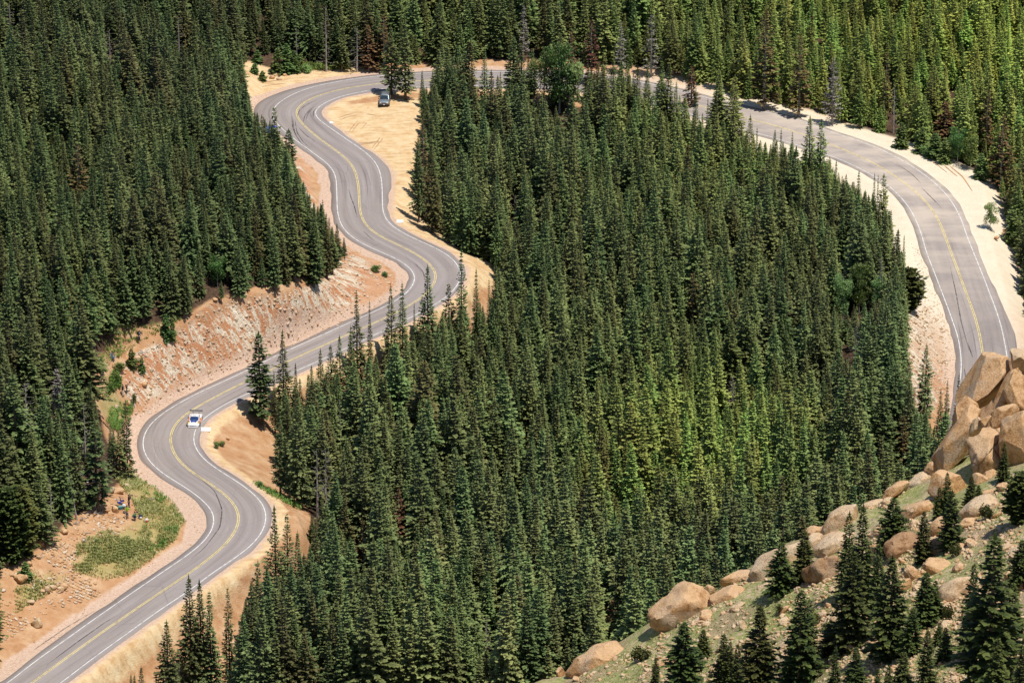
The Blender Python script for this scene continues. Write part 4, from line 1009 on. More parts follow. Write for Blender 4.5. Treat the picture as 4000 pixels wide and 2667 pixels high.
# names for the places they stand in, and an order within each place
def place_of(x, y):
    rows = [(700, 'behind and above the road'), (1300, 'in the upper part of the forest between the two roads'), (1750, 'in the middle of the forest between the two roads'), (2150, 'in the lower middle of the central forest'), (2400, 'near the bottom of the central forest'), (9999, 'on the bottom edge of the central forest')]
    if x < 1300 and y < 1900: return 'in the left forest above the cut bank' if y > 900 else 'in the upper left forest'
    for lim, nm in rows:
        if y < lim: break
    c = ['far left', 'left of centre', 'at the centre', 'right of centre', 'far right']
    return nm+', '+c[int(min(4, max(0, (x-900)/560)))]
cells = {}
for q in ind: cells.setdefault(place_of(tx[q], ty[q]), []).append(q)
ORD = ['first', 'second', 'third', 'fourth', 'fifth', 'sixth', 'seventh', 'eighth', 'ninth', 'tenth', 'eleventh', 'twelfth', 'thirteenth', 'fourteenth', 'fifteenth', 'sixteenth', 'seventeenth', 'eighteenth', 'nineteenth', 'twentieth', 'twenty first', 'twenty second', 'twenty third', 'twenty fourth', 'twenty fifth', 'twenty sixth', 'twenty seventh', 'twenty eighth', 'twenty ninth', 'thirtieth']
for nm, qs in cells.items():
    qs = sorted(qs, key=lambda q: tx[q])
    for i, q in enumerate(qs):
        wd = 'broad ' if wsc[q] > 1.26 else ('slim ' if wsc[q] < 1.02 else '')
        if i == 0: lb = f'{wd}tall spruce, leftmost of those {nm}'
        elif i == len(qs)-1: lb = f'{wd}tall spruce, rightmost of those {nm}'
        else: lb = f'{wd}tall spruce, {ORD[min(i, 29)]} from the left {nm}'
        lb = ' '.join(lb.split()[:16])
        plant('spruce_tree', spruce[var[q] % 9], (fx_[q], fy_[q], fz_[q]-.1), fh[q], wsc[q], lb, 'spruce tree', 'spruce trees', rz=rz[q], lean=tuple(ln[q]))
# the rest of the forest: one object
me = bpy.data.meshes.new('spruce_forest'); me.from_pydata(np.c_[fx_, fy_, fz_-.1][rest].tolist(), [], [])
def pa(n, t, k, v): a = me.attributes.new(n, t, 'POINT'); a.data.foreach_set(k, np.ascontiguousarray(v).ravel())
s_ = fh[rest]/10
pa('pick', 'INT', 'value', (var[rest] % 9).astype(np.int32))
pa('turn', 'FLOAT_VECTOR', 'vector', np.c_[ln[rest], rz[rest]].astype(np.float32))
pa('size', 'FLOAT_VECTOR', 'vector', np.c_[s_*wsc[rest], s_*wsc[rest], s_].astype(np.float32))
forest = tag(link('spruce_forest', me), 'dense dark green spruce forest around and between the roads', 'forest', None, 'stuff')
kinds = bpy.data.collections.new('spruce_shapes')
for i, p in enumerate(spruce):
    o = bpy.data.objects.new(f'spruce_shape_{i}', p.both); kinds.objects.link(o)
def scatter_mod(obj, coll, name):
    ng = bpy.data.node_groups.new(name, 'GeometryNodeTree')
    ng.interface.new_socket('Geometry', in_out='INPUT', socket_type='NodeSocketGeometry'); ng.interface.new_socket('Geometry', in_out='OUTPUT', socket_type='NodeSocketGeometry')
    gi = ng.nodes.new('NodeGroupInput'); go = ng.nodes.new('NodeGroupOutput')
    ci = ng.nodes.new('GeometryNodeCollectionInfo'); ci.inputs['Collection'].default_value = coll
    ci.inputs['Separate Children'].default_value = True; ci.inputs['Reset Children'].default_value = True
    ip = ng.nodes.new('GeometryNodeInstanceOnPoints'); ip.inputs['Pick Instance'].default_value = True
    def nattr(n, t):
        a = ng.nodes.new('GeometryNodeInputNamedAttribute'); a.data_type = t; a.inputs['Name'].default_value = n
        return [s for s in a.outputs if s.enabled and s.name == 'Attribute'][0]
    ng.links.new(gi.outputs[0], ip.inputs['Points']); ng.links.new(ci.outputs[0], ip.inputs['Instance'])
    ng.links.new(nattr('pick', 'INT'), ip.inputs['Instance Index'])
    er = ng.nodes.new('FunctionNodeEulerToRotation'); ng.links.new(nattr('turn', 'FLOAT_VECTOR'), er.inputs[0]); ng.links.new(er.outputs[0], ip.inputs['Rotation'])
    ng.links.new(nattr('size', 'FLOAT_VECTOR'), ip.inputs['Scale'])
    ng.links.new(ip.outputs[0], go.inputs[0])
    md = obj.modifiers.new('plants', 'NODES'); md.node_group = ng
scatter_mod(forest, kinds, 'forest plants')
#@@PART3
# ------------------------------------------------------------------ rocks
def granite(name, base, hi, dark, grey=.5, crack=.0):
    m, nt, b = new_mat(name); o = objco(nt); g = geopos(nt)
    n1 = noise_node(nt, g, .9, 6, .65); n2 = noise_node(nt, g, 5.5, 5, .75); n3 = noise_node(nt, g, .35, 3)
    c = ramp(nt, n1, [(.3, dark), (.48, base), (.7, hi)])
    c = mixc(nt, mth(nt, 'MULTIPLY', ramp(nt, n3, [(.52, 0.), (.62, 1.)]), grey), c, mixc(nt, n2, (.30, .26, .20), (.62, .56, .46)))
    c = mixc(nt, .75, c, ramp(nt, n2, [(.3, (.5, .48, .46)), (.5, (1, 1, 1)), (.7, (1.35, 1.35, 1.35))]), 'MULTIPLY')
    # upward faces painted lighter, as if lit from above; streaks of weathering run down
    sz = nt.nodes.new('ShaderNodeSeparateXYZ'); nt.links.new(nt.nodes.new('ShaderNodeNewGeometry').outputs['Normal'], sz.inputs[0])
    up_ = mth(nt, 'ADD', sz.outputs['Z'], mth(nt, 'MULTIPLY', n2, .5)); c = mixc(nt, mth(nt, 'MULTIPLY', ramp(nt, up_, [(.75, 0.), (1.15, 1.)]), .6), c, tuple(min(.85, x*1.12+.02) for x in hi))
    st = noise_node(nt, mapping(nt, g, (2.2, 2.2, .35)), .9, 4, .6)
    c = mixc(nt, ramp(nt, st, [(.56, 0.), (.68, .45)]), c, dark)
    vo = nt.nodes.new('ShaderNodeTexVoronoi'); vo.feature = 'DISTANCE_TO_EDGE'; vo.inputs['Scale'].default_value = .2
    wv = nt.nodes.new('ShaderNodeVectorMath'); wv.operation = 'ADD'; nt.links.new(g, wv.inputs[0])
    nz = nt.nodes.new('ShaderNodeTexNoise'); nz.inputs['Scale'].default_value = .8; nt.links.new(g, nz.inputs['Vector']); nt.links.new(nz.outputs['Color'], wv.inputs[1])
    nt.links.new(mapping(nt, wv.outputs[0], (1, 1, .7), (.3, .5, 0)), vo.inputs['Vector'])
    c = mixc(nt, ramp(nt, vo.outputs['Distance'], [(.0, crack), (.012, 0.)]), c, (.09, .05, .03))
    nt.links.new(c, b.inputs['Base Color']); b.inputs['Roughness'].default_value = .9; b.inputs['Specular IOR Level'].default_value = .2
    bump(nt, b, mth(nt, 'ADD', mth(nt, 'ADD', n2, mth(nt, 'MULTIPLY', n1, .8)), ramp(nt, vo.outputs['Distance'], [(.0, 1.-min(1, crack*1.3)), (.03, 1.)])), .9, .2)
    return m
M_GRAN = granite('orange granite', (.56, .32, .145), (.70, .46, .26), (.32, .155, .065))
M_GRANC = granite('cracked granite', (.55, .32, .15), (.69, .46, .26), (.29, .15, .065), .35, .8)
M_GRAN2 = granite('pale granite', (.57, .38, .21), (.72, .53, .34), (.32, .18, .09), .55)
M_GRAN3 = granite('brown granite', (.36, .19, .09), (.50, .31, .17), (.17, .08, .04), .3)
def rock_mesh(seed, sub=4, cuts=9, soft=.8, rough=.06, lo=.62):
    r = np.random.default_rng(seed)
    bm = bmesh.new(); bmesh.ops.create_icosphere(bm, subdivisions=sub, radius=1)
    V = np.array([v.co for v in bm.verts])
    for _ in range(cuts):
        n = r.normal(size=3); n /= np.linalg.norm(n); d = r.uniform(lo, .92)
        q = V@n-d; V = V-np.outer(np.clip(q, 0, None)*soft, n)
    off = r.uniform(0, 50, 3)
    for v, p in zip(bm.verts, V):
        P = Vector(p); n = P.normalized()
        f = 1+rough*2*(mnoise.noise(P*1.6+Vector(off)))+rough*(mnoise.noise(P*4.5+Vector(off)))+rough*.5*mnoise.noise(P*11+Vector(off))
        v.co = P*f
    me = bpy.data.meshes.new('rock'); bm.to_mesh(me); bm.free()
    for p in me.polygons: p.use_smooth = True
    try: me.set_sharp_from_angle(angle=math.radians(34))
    except Exception: pass
    return me
def boulder(cx, cy, w, h, tilt=0, seed=0, mat=0, label='', cuts=8, soft=.75, Zf=None, name='boulder', depth=.85, rough=.06, yaw=None, lo=.62):
    me = rock_mesh(seed+1000, 5 if name == 'outcrop_rock' else 4, cuts, soft, rough, lo); me.materials.append((M_GRAN, M_GRAN2, M_GRAN3, M_GRAN)[mat] if not (name == 'outcrop_rock' and mat == 0 and seed % 2) else M_GRANC)
    if Zf is None:
        p = hit(cx, min(2690, cy+.2*h)); Z = proj(*p)[2]
        if Z > 478: Z = 451
    else: Z = Zf
    k = F/Z; W = w/k/2; Hh = h/k/2/.95; c = at_depth(cx, cy, Z+.1*depth*W*2)
    R = (Matrix.Rotation(-math.radians(tilt), 4, 'Y') @ Matrix.Diagonal((W*1.04, max(.2, depth*(W*Hh)**.5*1.1), Hh*1.04, 1)) @ Matrix.Rotation(random.uniform(-.4, .4) if yaw is None else yaw, 4, 'Z'))
    me.transform(R)
    o = link(name, me, loc=c); return tag(o, label, 'boulder')
BOULD = [ # cx, cy, w, h, tilt, mat, label
 (2662,2382,240,165,28,0,'huge rounded boulder at the lower end of the rocky crest'),(2832,2330,160,62,30,0,'wedge shaped slab right of the lowest round boulder'),(2881,2262,140,54,12,0,'flat boulder poking over the crest line low on the ridge'),
 (2773,2302,40,34,0,0,'small block between the round boulder and the wedge slab'),(3040,2200,235,120,38,1,'long pale boulder with a blunt left end on the crest'),(3178,2082,76,52,10,0,'brown hump above the grey slab on the crest'),
 (3187,2118,80,60,20,1,'grey lichen covered slab on the crest'),(3249,2104,90,44,25,0,'boulder beside the grey slab left of the crest pair'),(3245,2142,175,80,35,1,'long smooth slab left of the crest spruces'),
 (3142,2250,100,66,40,0,'cracked tan boulder below the crest spruce'),(3212,2240,150,125,38,2,'dark brown rounded boulder overhanging the turf'),(3285,2040,170,84,42,1,'steep pale slab running up the crest'),
 (3415,1970,100,28,12,1,'low flat slab near the crest above the conical spruce'),(3500,1915,110,44,35,0,'smooth boulder at the crest left of the slabs'),(3588,1880,130,46,32,1,'stack of grey slabs on the crest'),
 (3640,1830,72,48,30,0,'blocky rock at the foot of the big outcrop'),(3583,1995,130,80,25,0,'domed boulder left of the pointed one'),(3530,2136,150,92,22,2,'tilted brown boulder shaped like a loaf'),
 (3665,2070,66,96,-20,0,'upright rounded boulder behind the slim spruce'),(3650,2146,120,86,48,0,'leaning oval boulder right of the loaf shaped one'),(3828,1988,150,88,25,1,'large round pale boulder right of the pointed one'),
 (3785,2046,78,40,12,0,'smaller brown boulder under the round pale one'),(3668,2216,118,60,-14,0,'angular tan block in mid slope'),(3741,2221,50,48,0,0,'squat block right of the angular tan one'),
 (3566,2246,56,84,30,0,'narrow upright stone leaning right'),(3525,2296,90,78,-32,0,'split triangular boulder by the massive spruce'),(3433,2084,74,48,10,0,'tan block behind the slim crest spruce'),
 (3740,2308,150,95,28,1,'wide grey boulder left of the giant spruce'),(3678,2396,100,60,12,1,'rounded grey boulder below the wide grey one'),(3208,2412,60,44,28,1,'pale block with a fresh face low on the slope'),
 (3262,2420,44,28,0,1,'grey stone beside the pale block'),(3934,2144,60,44,-20,1,'pale slab near the right edge'),(3968,2178,56,38,5,0,'round stone near the right edge'),(3852,1930,70,26,20,0,'low reddish rock above the round pale boulder'),
 (3928,1903,66,34,-10,0,'tan block on the turf below the outcrop'),(3574,2048,60,34,18,1,'flat pale rock under the domed boulder'),(3975,2432,80,62,8,1,'layered grey rock at the right edge'),(3547,2534,40,38,10,0,'small round stone on the bare patch'),
 (3678,2594,34,26,0,0,'round stone near the bottom edge'),(3738,2146,70,34,25,0,'brown elongated stone right of the leaning oval one'),(3785,2124,44,34,20,0,'two lobed stone on the upper slope'),(3428,2152,78,60,-20,0,'angular block hidden by the slim crest spruce'),
 (2330,2580,225,90,28,0,'big rounded slab at the very bottom of the crest'),(2190,2630,30,56,15,0,'small upright stone at the bottom end of the crest'),(2593,2592,70,36,15,0,'tan stone in the turf near the bottom'),(3470,1962,54,34,20,1,'pale crest stone left of the smooth boulder'),
 (3618,2210,40,28,0,1,'small light stone in mid slope'),(3880,2340,50,40,0,0,'stone behind the giant spruce'),(2760,2440,36,26,10,1,'pale stone low on the turf'),(2980,2290,50,24,20,1,'flat stone on the turf under the long boulder'),
 (2880,2370,70,26,32,1,'long flat slab lying on the turf'),(2733,2425,76,24,28,1,'thin slab half sunk in the turf'),(2900,2450,36,52,20,1,'upright pale stone low on the slope'),(3060,2430,44,40,10,1,'block by the clump of low spruces'),
 (3190,2500,80,34,25,1,'flat tan slab in the stony patch'),(3240,2530,60,40,20,0,'tilted slab near the bottom'),(3580,2480,50,52,-20,1,'wedge stone near the dark spruces'),(3945,2250,44,40,0,0,'brown stone right of the giant spruce'),
 (3990,2290,60,50,0,2,'dark boulder at the right edge'),(3960,2330,60,40,-15,0,'boulder behind the giant spruce at the right'),(3780,2600,40,36,0,1,'bright stone beside the foot of the giant spruce')]
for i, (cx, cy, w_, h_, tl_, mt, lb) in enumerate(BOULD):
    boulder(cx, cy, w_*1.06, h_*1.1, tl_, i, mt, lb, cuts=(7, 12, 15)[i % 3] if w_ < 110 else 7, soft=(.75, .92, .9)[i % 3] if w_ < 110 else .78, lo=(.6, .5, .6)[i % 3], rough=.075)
# pointed boulder and the outcrop
boulder(3692,1905,200,185,6,73,0,'great pointed boulder with a sharp top and flat face',cuts=22,soft=1.,lo=.42,Zf=441)
OUT = [(3735,1745,330,105,62,449,0,'long sloping slab forming the left flank of the outcrop',10,.8),(3862,1765,165,210,12,443,0,'massive square block in the middle of the outcrop',12,.9),(3990,1740,170,330,8,440,0,'tall right hand block of the outcrop cut by the photo edge',12,.9),
 (3850,1500,330,125,62,452,3,'tall leaning slab forming the upper left of the outcrop',11,.85),(3935,1520,190,66,64,449,0,'narrow leaning pillar right of the tall slab',11,.85),(3990,1410,120,110,10,450,1,'grey topped block crowning the outcrop',10,.85),
 (3990,1545,110,170,20,447,0,'upper right block of the outcrop',11,.9),(3810,1660,44,86,-20,440,1,'pale stone wedged upright in the outcrop',9,.9),(3846,1645,52,34,35,439,0,'small block perched on the outcrop ledge',9,.9),
 (3825,1880,80,50,5,438,0,'square block at the foot of the outcrop',10,.9),(3868,1862,70,60,15,438,0,'cracked block at the foot of the outcrop',10,.9),(3905,1640,140,90,40,444,0,'wedge block between slab and right hand block',11,.9),
 (3770,1620,150,84,60,450,0,'rounded slab on the left skyline of the outcrop',8,.8),(3925,1870,80,54,0,440,0,'dark based block behind the narrow spruce',10,.9),(3905,1700,230,420,0,458,2,'dark rear mass filling the cracks of the outcrop',12,.9),(3965,1590,170,300,0,456,2,'shaded rock behind the upper right blocks of the outcrop',12,.9)]
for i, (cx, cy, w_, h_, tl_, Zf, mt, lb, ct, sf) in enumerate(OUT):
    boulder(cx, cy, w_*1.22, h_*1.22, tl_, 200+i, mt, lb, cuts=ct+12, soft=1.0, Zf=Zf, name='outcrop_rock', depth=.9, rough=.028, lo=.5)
# loose stones of the near hillside, each a thing, then the small rubble as one
FGP = [(2220,2667),(2420,2560),(2600,2470),(2800,2370),(3100,2290),(3300,2150),(3500,2010),(3700,1940),(3990,1880),(3990,2667)]
stone_me = [rock_mesh(2000+i, 3, 10, .85, .07) for i in range(8)]
for i, me_ in enumerate(stone_me): me_.materials.append((M_GRAN, M_GRAN2)[i % 2])
r_ = random.Random(5); cnt = 0
while cnt < 230:
    x = r_.uniform(2240, 4000); y = r_.uniform(1880, 2660)
    if not in_poly(x, y, FGP): continue
    if fbm(np.array(x*.006), np.array(y*.009), 5, 2) < .5 and r_.random() < .75: continue
    p = hit(x, y); k = F/proj(*p)[2]; s = min(60, 13+r_.expovariate(1/11.))/k/2
    o = link('stone', stone_me[r_.randrange(8)], loc=p+Vector((0, 0, s*.15)), rot=(r_.uniform(-.3, .3), math.radians(-25)+r_.uniform(-.4, .4), r_.uniform(0, 6.28)), scale=(s*r_.uniform(1, 1.5), s*r_.uniform(.8, 1.2), s*r_.uniform(.45, .75)))
    tag(o, 'loose weathered tan stone lying on the turf of the near rocky slope', 'stone', 'loose stones on the near slope'); cnt += 1
def rubble(name, n, polys, smin, smax, mats, label, flat=.6, dens=None, seed=9, zoff=.1):
    r = np.random.default_rng(seed); V = []; Q_ = []; MI = []
    base = []
    for s in range(10):
        bm = bmesh.new(); bmesh.ops.create_cube(bm, size=1.6); bmesh.ops.bevel(bm, geom=list(bm.edges), offset=.35, segments=1, affect='EDGES')
        for v in bm.verts: v.co = v.co*(1+.35*mnoise.noise(v.co*1.3+Vector((s*9.1, 0, 0))))
        bmesh.ops.triangulate(bm, faces=bm.faces); bm.verts.ensure_lookup_table()
        base.append((np.array([v.co for v in bm.verts]), np.array([[v.index for v in f.verts] for f in bm.faces]))); bm.free()
    got = 0; off = 0
    while got < n:
        P = polys[r.integers(len(polys))]; xs = [q[0] for q in P]; ys = [q[1] for q in P]
        x = r.uniform(min(xs), max(xs)); y = r.uniform(min(ys), max(ys))
        if not in_poly(x, y, P): continue
        if dens is not None and fbm(np.array(x*dens), np.array(y*dens*1.5), 5, 3) < r.uniform(.3, .62): continue
        p = hit(x, y); k = F/proj(*p)[2]; s = (smin+(smax-smin)*r.random()**2.5)/k/2
        v, q = base[r.integers(10)]; a, b_, c_ = r.uniform(0, 6.28), r.normal(0, .35), r.normal(0, .35)
        R = np.array(Matrix.Rotation(a, 3, 'Z') @ Matrix.Rotation(b_, 3, 'X') @ Matrix.Rotation(c_, 3, 'Y'))
        vv = (v*np.array([s*r.uniform(.8, 1.5), s*r.uniform(.7, 1.1), s*flat*r.uniform(.6, 1.2)]))@R.T+np.array(p)+[0, 0, s*zoff]
        V.append(vv); Q_.append(q+off); MI.append(np.full(len(q), r.integers(len(mats)))); off += len(v); got += 1
    me = quadmesh(name, np.concatenate(V), np.concatenate(Q_), mats, midx=np.concatenate(MI))
    return tag(link(name, me), label, 'rubble', None, 'stuff')
FEET = [[(b[0]-.62*b[2], b[1]+.1*b[3]), (b[0]-.3*b[2], b[1]+.75*b[3]), (b[0]+.4*b[2], b[1]+.6*b[3]), (b[0]+.7*b[2], b[1]-.1*b[3]), (b[0], b[1]+.2*b[3])] for b in BOULD if b[2] > 45 and b[1] < 2560]
rubble('slope_rubble', 10000, [FGP]*70+FEET+[[(2700,2667),(2900,2500),(3300,2420),(3700,2330),(3990,2250),(3990,2667)]]*45, 4, 24, [M_GRAN2, M_GRAN, M_GRAN2], 'small tan stones strewn over the near grassy slope', dens=.006)
M_BANKR = granite('bank rock', (.62, .44, .30), (.78, .64, .50), (.40, .22, .13), .3)
LB = [(0,2200),(120,2180),(280,2050),(420,1960),(520,1870),(560,1930),(660,2020),(690,2070),(560,2180),(380,2230),(200,2370),(0,2520)]
rubble('bank_rubble', 1900, [LB, [(0,2200),(300,2200),(330,2300),(0,2520)], [(120,2180),(420,1990),(520,2080),(200,2230)], [(180,2290),(420,2260),(440,2320),(240,2370)]], 3, 18, [M_BANKR, M_GRAN, M_GRAN], 'small broken stones on the orange roadside bank', dens=.012, seed=3)
rubble('cut_rubble', 2600, BANKP[:2]+[BANKP[0]]*2, 3, 15, [M_BANKR, M_GRAN2], 'broken rock fragments on the cut banks', seed=4, flat=.8)
rubble('verge_rubble', 900, [FLAT[3], FLAT[5], [(540,1596),(900,1430),(1400,1215),(1420,1200),(900,1440),(560,1640)]], 2.5, 7, [M_GRAN, M_GRAN3], 'small stones fallen on the gravel verge', seed=6)
LROCK = [(83,2262,52,36,'large pinkish stone on the grass at the lower left'),(146,2436,46,40,'lone brown block near the lower left verge'),(182,2302,32,26,'angular stone in the pile on the left bank'),(206,2296,30,20,'flat stone in the pile on the left bank'),(250,2290,36,24,'pale stone at the right of the pile on the left bank'),(238,2308,28,26,'grey stone at the front of the pile'),(167,2318,24,16,'small stone at the left of the pile'),
 (432,2070,22,16,'white stone on the bank below the spectators'),(250,2080,34,24,'dark red stone near the driftwood'),(140,2116,30,40,'upright brown rock pair under the pines'),(160,2124,26,36,'second upright brown rock under the pines'),(494,1894,30,18,'flat pale rock at the verge near the thin spruces'),(459,1915,50,26,'broad tan rock above the spectators'),(436,1922,26,22,'orange rock above the blue chair'),
 (450,1992,30,34,'tall tan rock left of the spectators'),(340,2004,26,18,'tan rock left of the tree with roots'),(412,1994,30,18,'rock near the tree roots'),(24,2202,30,20,'stone on the far left of the bank'),(116,2208,28,18,'pink stone under the pines'),(152,2178,22,18,'orange stone by the sapling'),(60,2250,20,14,'small stone left of the large pinkish one'),
 (120,2360,30,14,'flat stone between pile and lone block'),(565,1507,26,18,'white stone on the cut bank'),(816,1477,16,12,'white stone at the foot of the cut bank'),(381,1549,26,20,'round pale stone left of the climbers'),(457,1588,24,20,'pale stone below the climbers'),(505,1575,18,24,'stone beneath the leaning man'),(440,1521,22,10,'flat stone behind the climbers'),(405,1546,14,12,'little stone beside the round pale one'),
 (540,1412,22,28,'grey stone standing on the rim of the cut bank'),(840,1170,26,14,'rock on the rim of the cut bank left'),(958,1168,18,10,'rock on the rim of the cut bank middle'),(1045,1140,20,10,'rock on the rim of the cut bank right'),
 (1077,294,30,18,'largest pale boulder at the hairpin'),(1064,305,26,18,'rounded boulder left in the group at the hairpin'),(1091,309,24,12,'white boulder in front of the group at the hairpin'),(1113,293,16,14,'small boulder right of the group at the hairpin'),(1196,278,32,14,'pink boulder at the far edge of the verge'),
 (3925,905,20,26,'upright white rock on the outer slope of the right bend'),(3918,918,20,12,'white rock at the foot of the upright one'),(3893,930,22,12,'flat white rock on the outer slope'),(3840,670,26,18,'red brown round rock under trees at the right bend'),(1125,1842,20,10,'white stone at the foot of the fill slope'),(1060,1845,16,8,'pale stone on the fill slope'),(890,1712,16,12,'orange stone at the verge of the race car bend')]
for i, (cx, cy, w_, h_, lb) in enumerate(LROCK):
    p = hitv(cx, cy+h_*.3); k = F/proj(*p)[2]
    o = link('rock', stone_me[i % 8], loc=p+Vector((0, 0, h_/k*.2)), rot=(0, 0, random.random()*6), scale=(w_/k*.55, w_/k*.5, h_/k*.55)); tag(o, lb, 'rock')
# ------------------------------------------------------------------ grass
def tufts(name, n, polys, hmin, hmax, mat, label, seed, dens=None, blades=4, valley=True):
    r = np.random.default_rng(seed); V = []; L = []; got = 0
    while got < n:
        P = polys[r.integers(len(polys))]; xs = [q[0] for q in P]; ys = [q[1] for q in P]
        x = r.uniform(min(xs), max(xs)); y = r.uniform(min(ys), max(ys))
        if not in_poly(x, y, P): continue
        if dens is not None and fbm(np.array(x*dens), np.array(y*dens*1.6), 15, 3) < r.uniform(.32, .58): continue
        p = hit(x, y) if not valley else hitv(x, y); tone = r.uniform(0, 1)*.5+.5*float(fbm(np.array(x*.02), np.array(y*.03), 23, 2))
        for _ in range(blades):
            a = r.uniform(0, 6.28); h = r.uniform(hmin, hmax); q = r.uniform(.025, .07); dx, dy = math.cos(a), math.sin(a); ox_, oy_ = r.normal(0, .09, 2)
            b = np.array(p)+[ox_, oy_, -.02]
            V += [b, b+[dx*h*.3-dy*q, dy*h*.3+dx*q, h*.55], b+[dx*h*.55, dy*h*.55, h], b+[dx*h*.3+dy*q, dy*h*.3-dx*q, h*.55]]
            t = float(np.clip(tone+r.uniform(-.2, .2), 0, 1)); L += [t]*4
        got += 1
    V = np.array(V); return tag(link(name, quadmesh(name, V, qidx(len(V)), [mat], leaf=np.array(L))), label, 'grass', None, 'stuff')
M_GR = foliage_mat('meadow grass', (.22, .26, .07), (.42, .40, .15), (.74, .64, .36), (.2, .2, .05), False, .0)
M_GRN = foliage_mat('fresh verge grass', (.13, .22, .04), (.21, .33, .07), (.36, .42, .14), (.2, .2, .05), False, .0)
M_TURF = foliage_mat('alpine turf', (.17, .19, .06), (.30, .30, .11), (.5, .46, .22), (.2, .2, .05), False, .0)
tufts('bank_grass', 7500, [GRASS[0], GRASS[0], GRASS[3], [(300,2240),(520,2180),(640,2110),(560,2060),(380,2120)]], .15, .42, M_GR, 'patchy olive and straw coloured grass on the inner bank of the lower curve', 1, dens=.012)
tufts('verge_grass', 2400, [[(520,1862),(600,1905),(675,1960),(722,2035),(715,2052),(650,1985),(560,1925),(520,1890)],[(640,2070),(700,2060),(690,2090),(600,2170),(580,2150),(650,2110)],[(430,1600),(520,1600),(510,1650),(455,1690),(420,1650)],[(985,1880),(1120,1945),(1200,1990),(1190,2002),(1090,1955),(1000,1898)],[(430,1480),(470,1480),(470,1520),(440,1530)]], .2, .5, M_GRN, 'fresh green grass along the verge of the lower curve', 2, dens=.02)
tufts('slope_turf', 9000, [FGP], .06, .2, M_TURF, 'short dry turf between the stones of the near slope', 3, dens=.008, blades=3, valley=False)
tufts('edge_weeds', 1300, [[(1120,250),(1360,262),(1370,274),(1200,280),(1120,278)],[(3500,525),(3700,590),(3850,650),(3900,720),(3860,660),(3700,560)],[(470,1290),(640,1270),(700,1245),(720,1255),(560,1340),(420,1440),(380,1420)]], .2, .6, M_GRN, 'green weeds along the forest edge', 4)
# fallen grey wood on the bank
for (x, y, l, a, lb) in [(590,1955,30,-.35,'bleached log lying on the grass above the verge'),(335,2095,50,-.6,'forked grey driftwood on the orange bank'),(300,2050,30,.3,'grey branch under the forest edge'),(325,2035,24,.1,'dark grey log near the leaning tree'),(375,2010,30,1.2,'white torn stump roots below the half bare spruce'),(330,2120,30,-1.2,'grey branch end pointing down the bank'),
                         (560,1388,40,0,'dark dead branches on the rim of the cut bank'),(610,1360,30,-.3,'fallen roots hanging over the cut bank')]:
    p = hitv(x, y); k = F/proj(*p)[2]; L_ = l/k; mb = MB(); r2 = random.Random(x)
    mb.tube((-L_/2, 0, .1), (L_/2, .1, .22), .09, .05, 6)
    for _ in range(5):
        t = r2.uniform(-.4, .45)*L_; mb.tube((t, 0, .15), (t+r2.uniform(-.5, .5), r2.uniform(-.5, .5), r2.uniform(.2, .7)), .045, .015, 5)
    o = mb.build('fallen_branch', M_DEADWOOD, loc=p, rot=(0, a*.5, a)); tag(o, lb, 'dead branch', 'fallen grey branches')

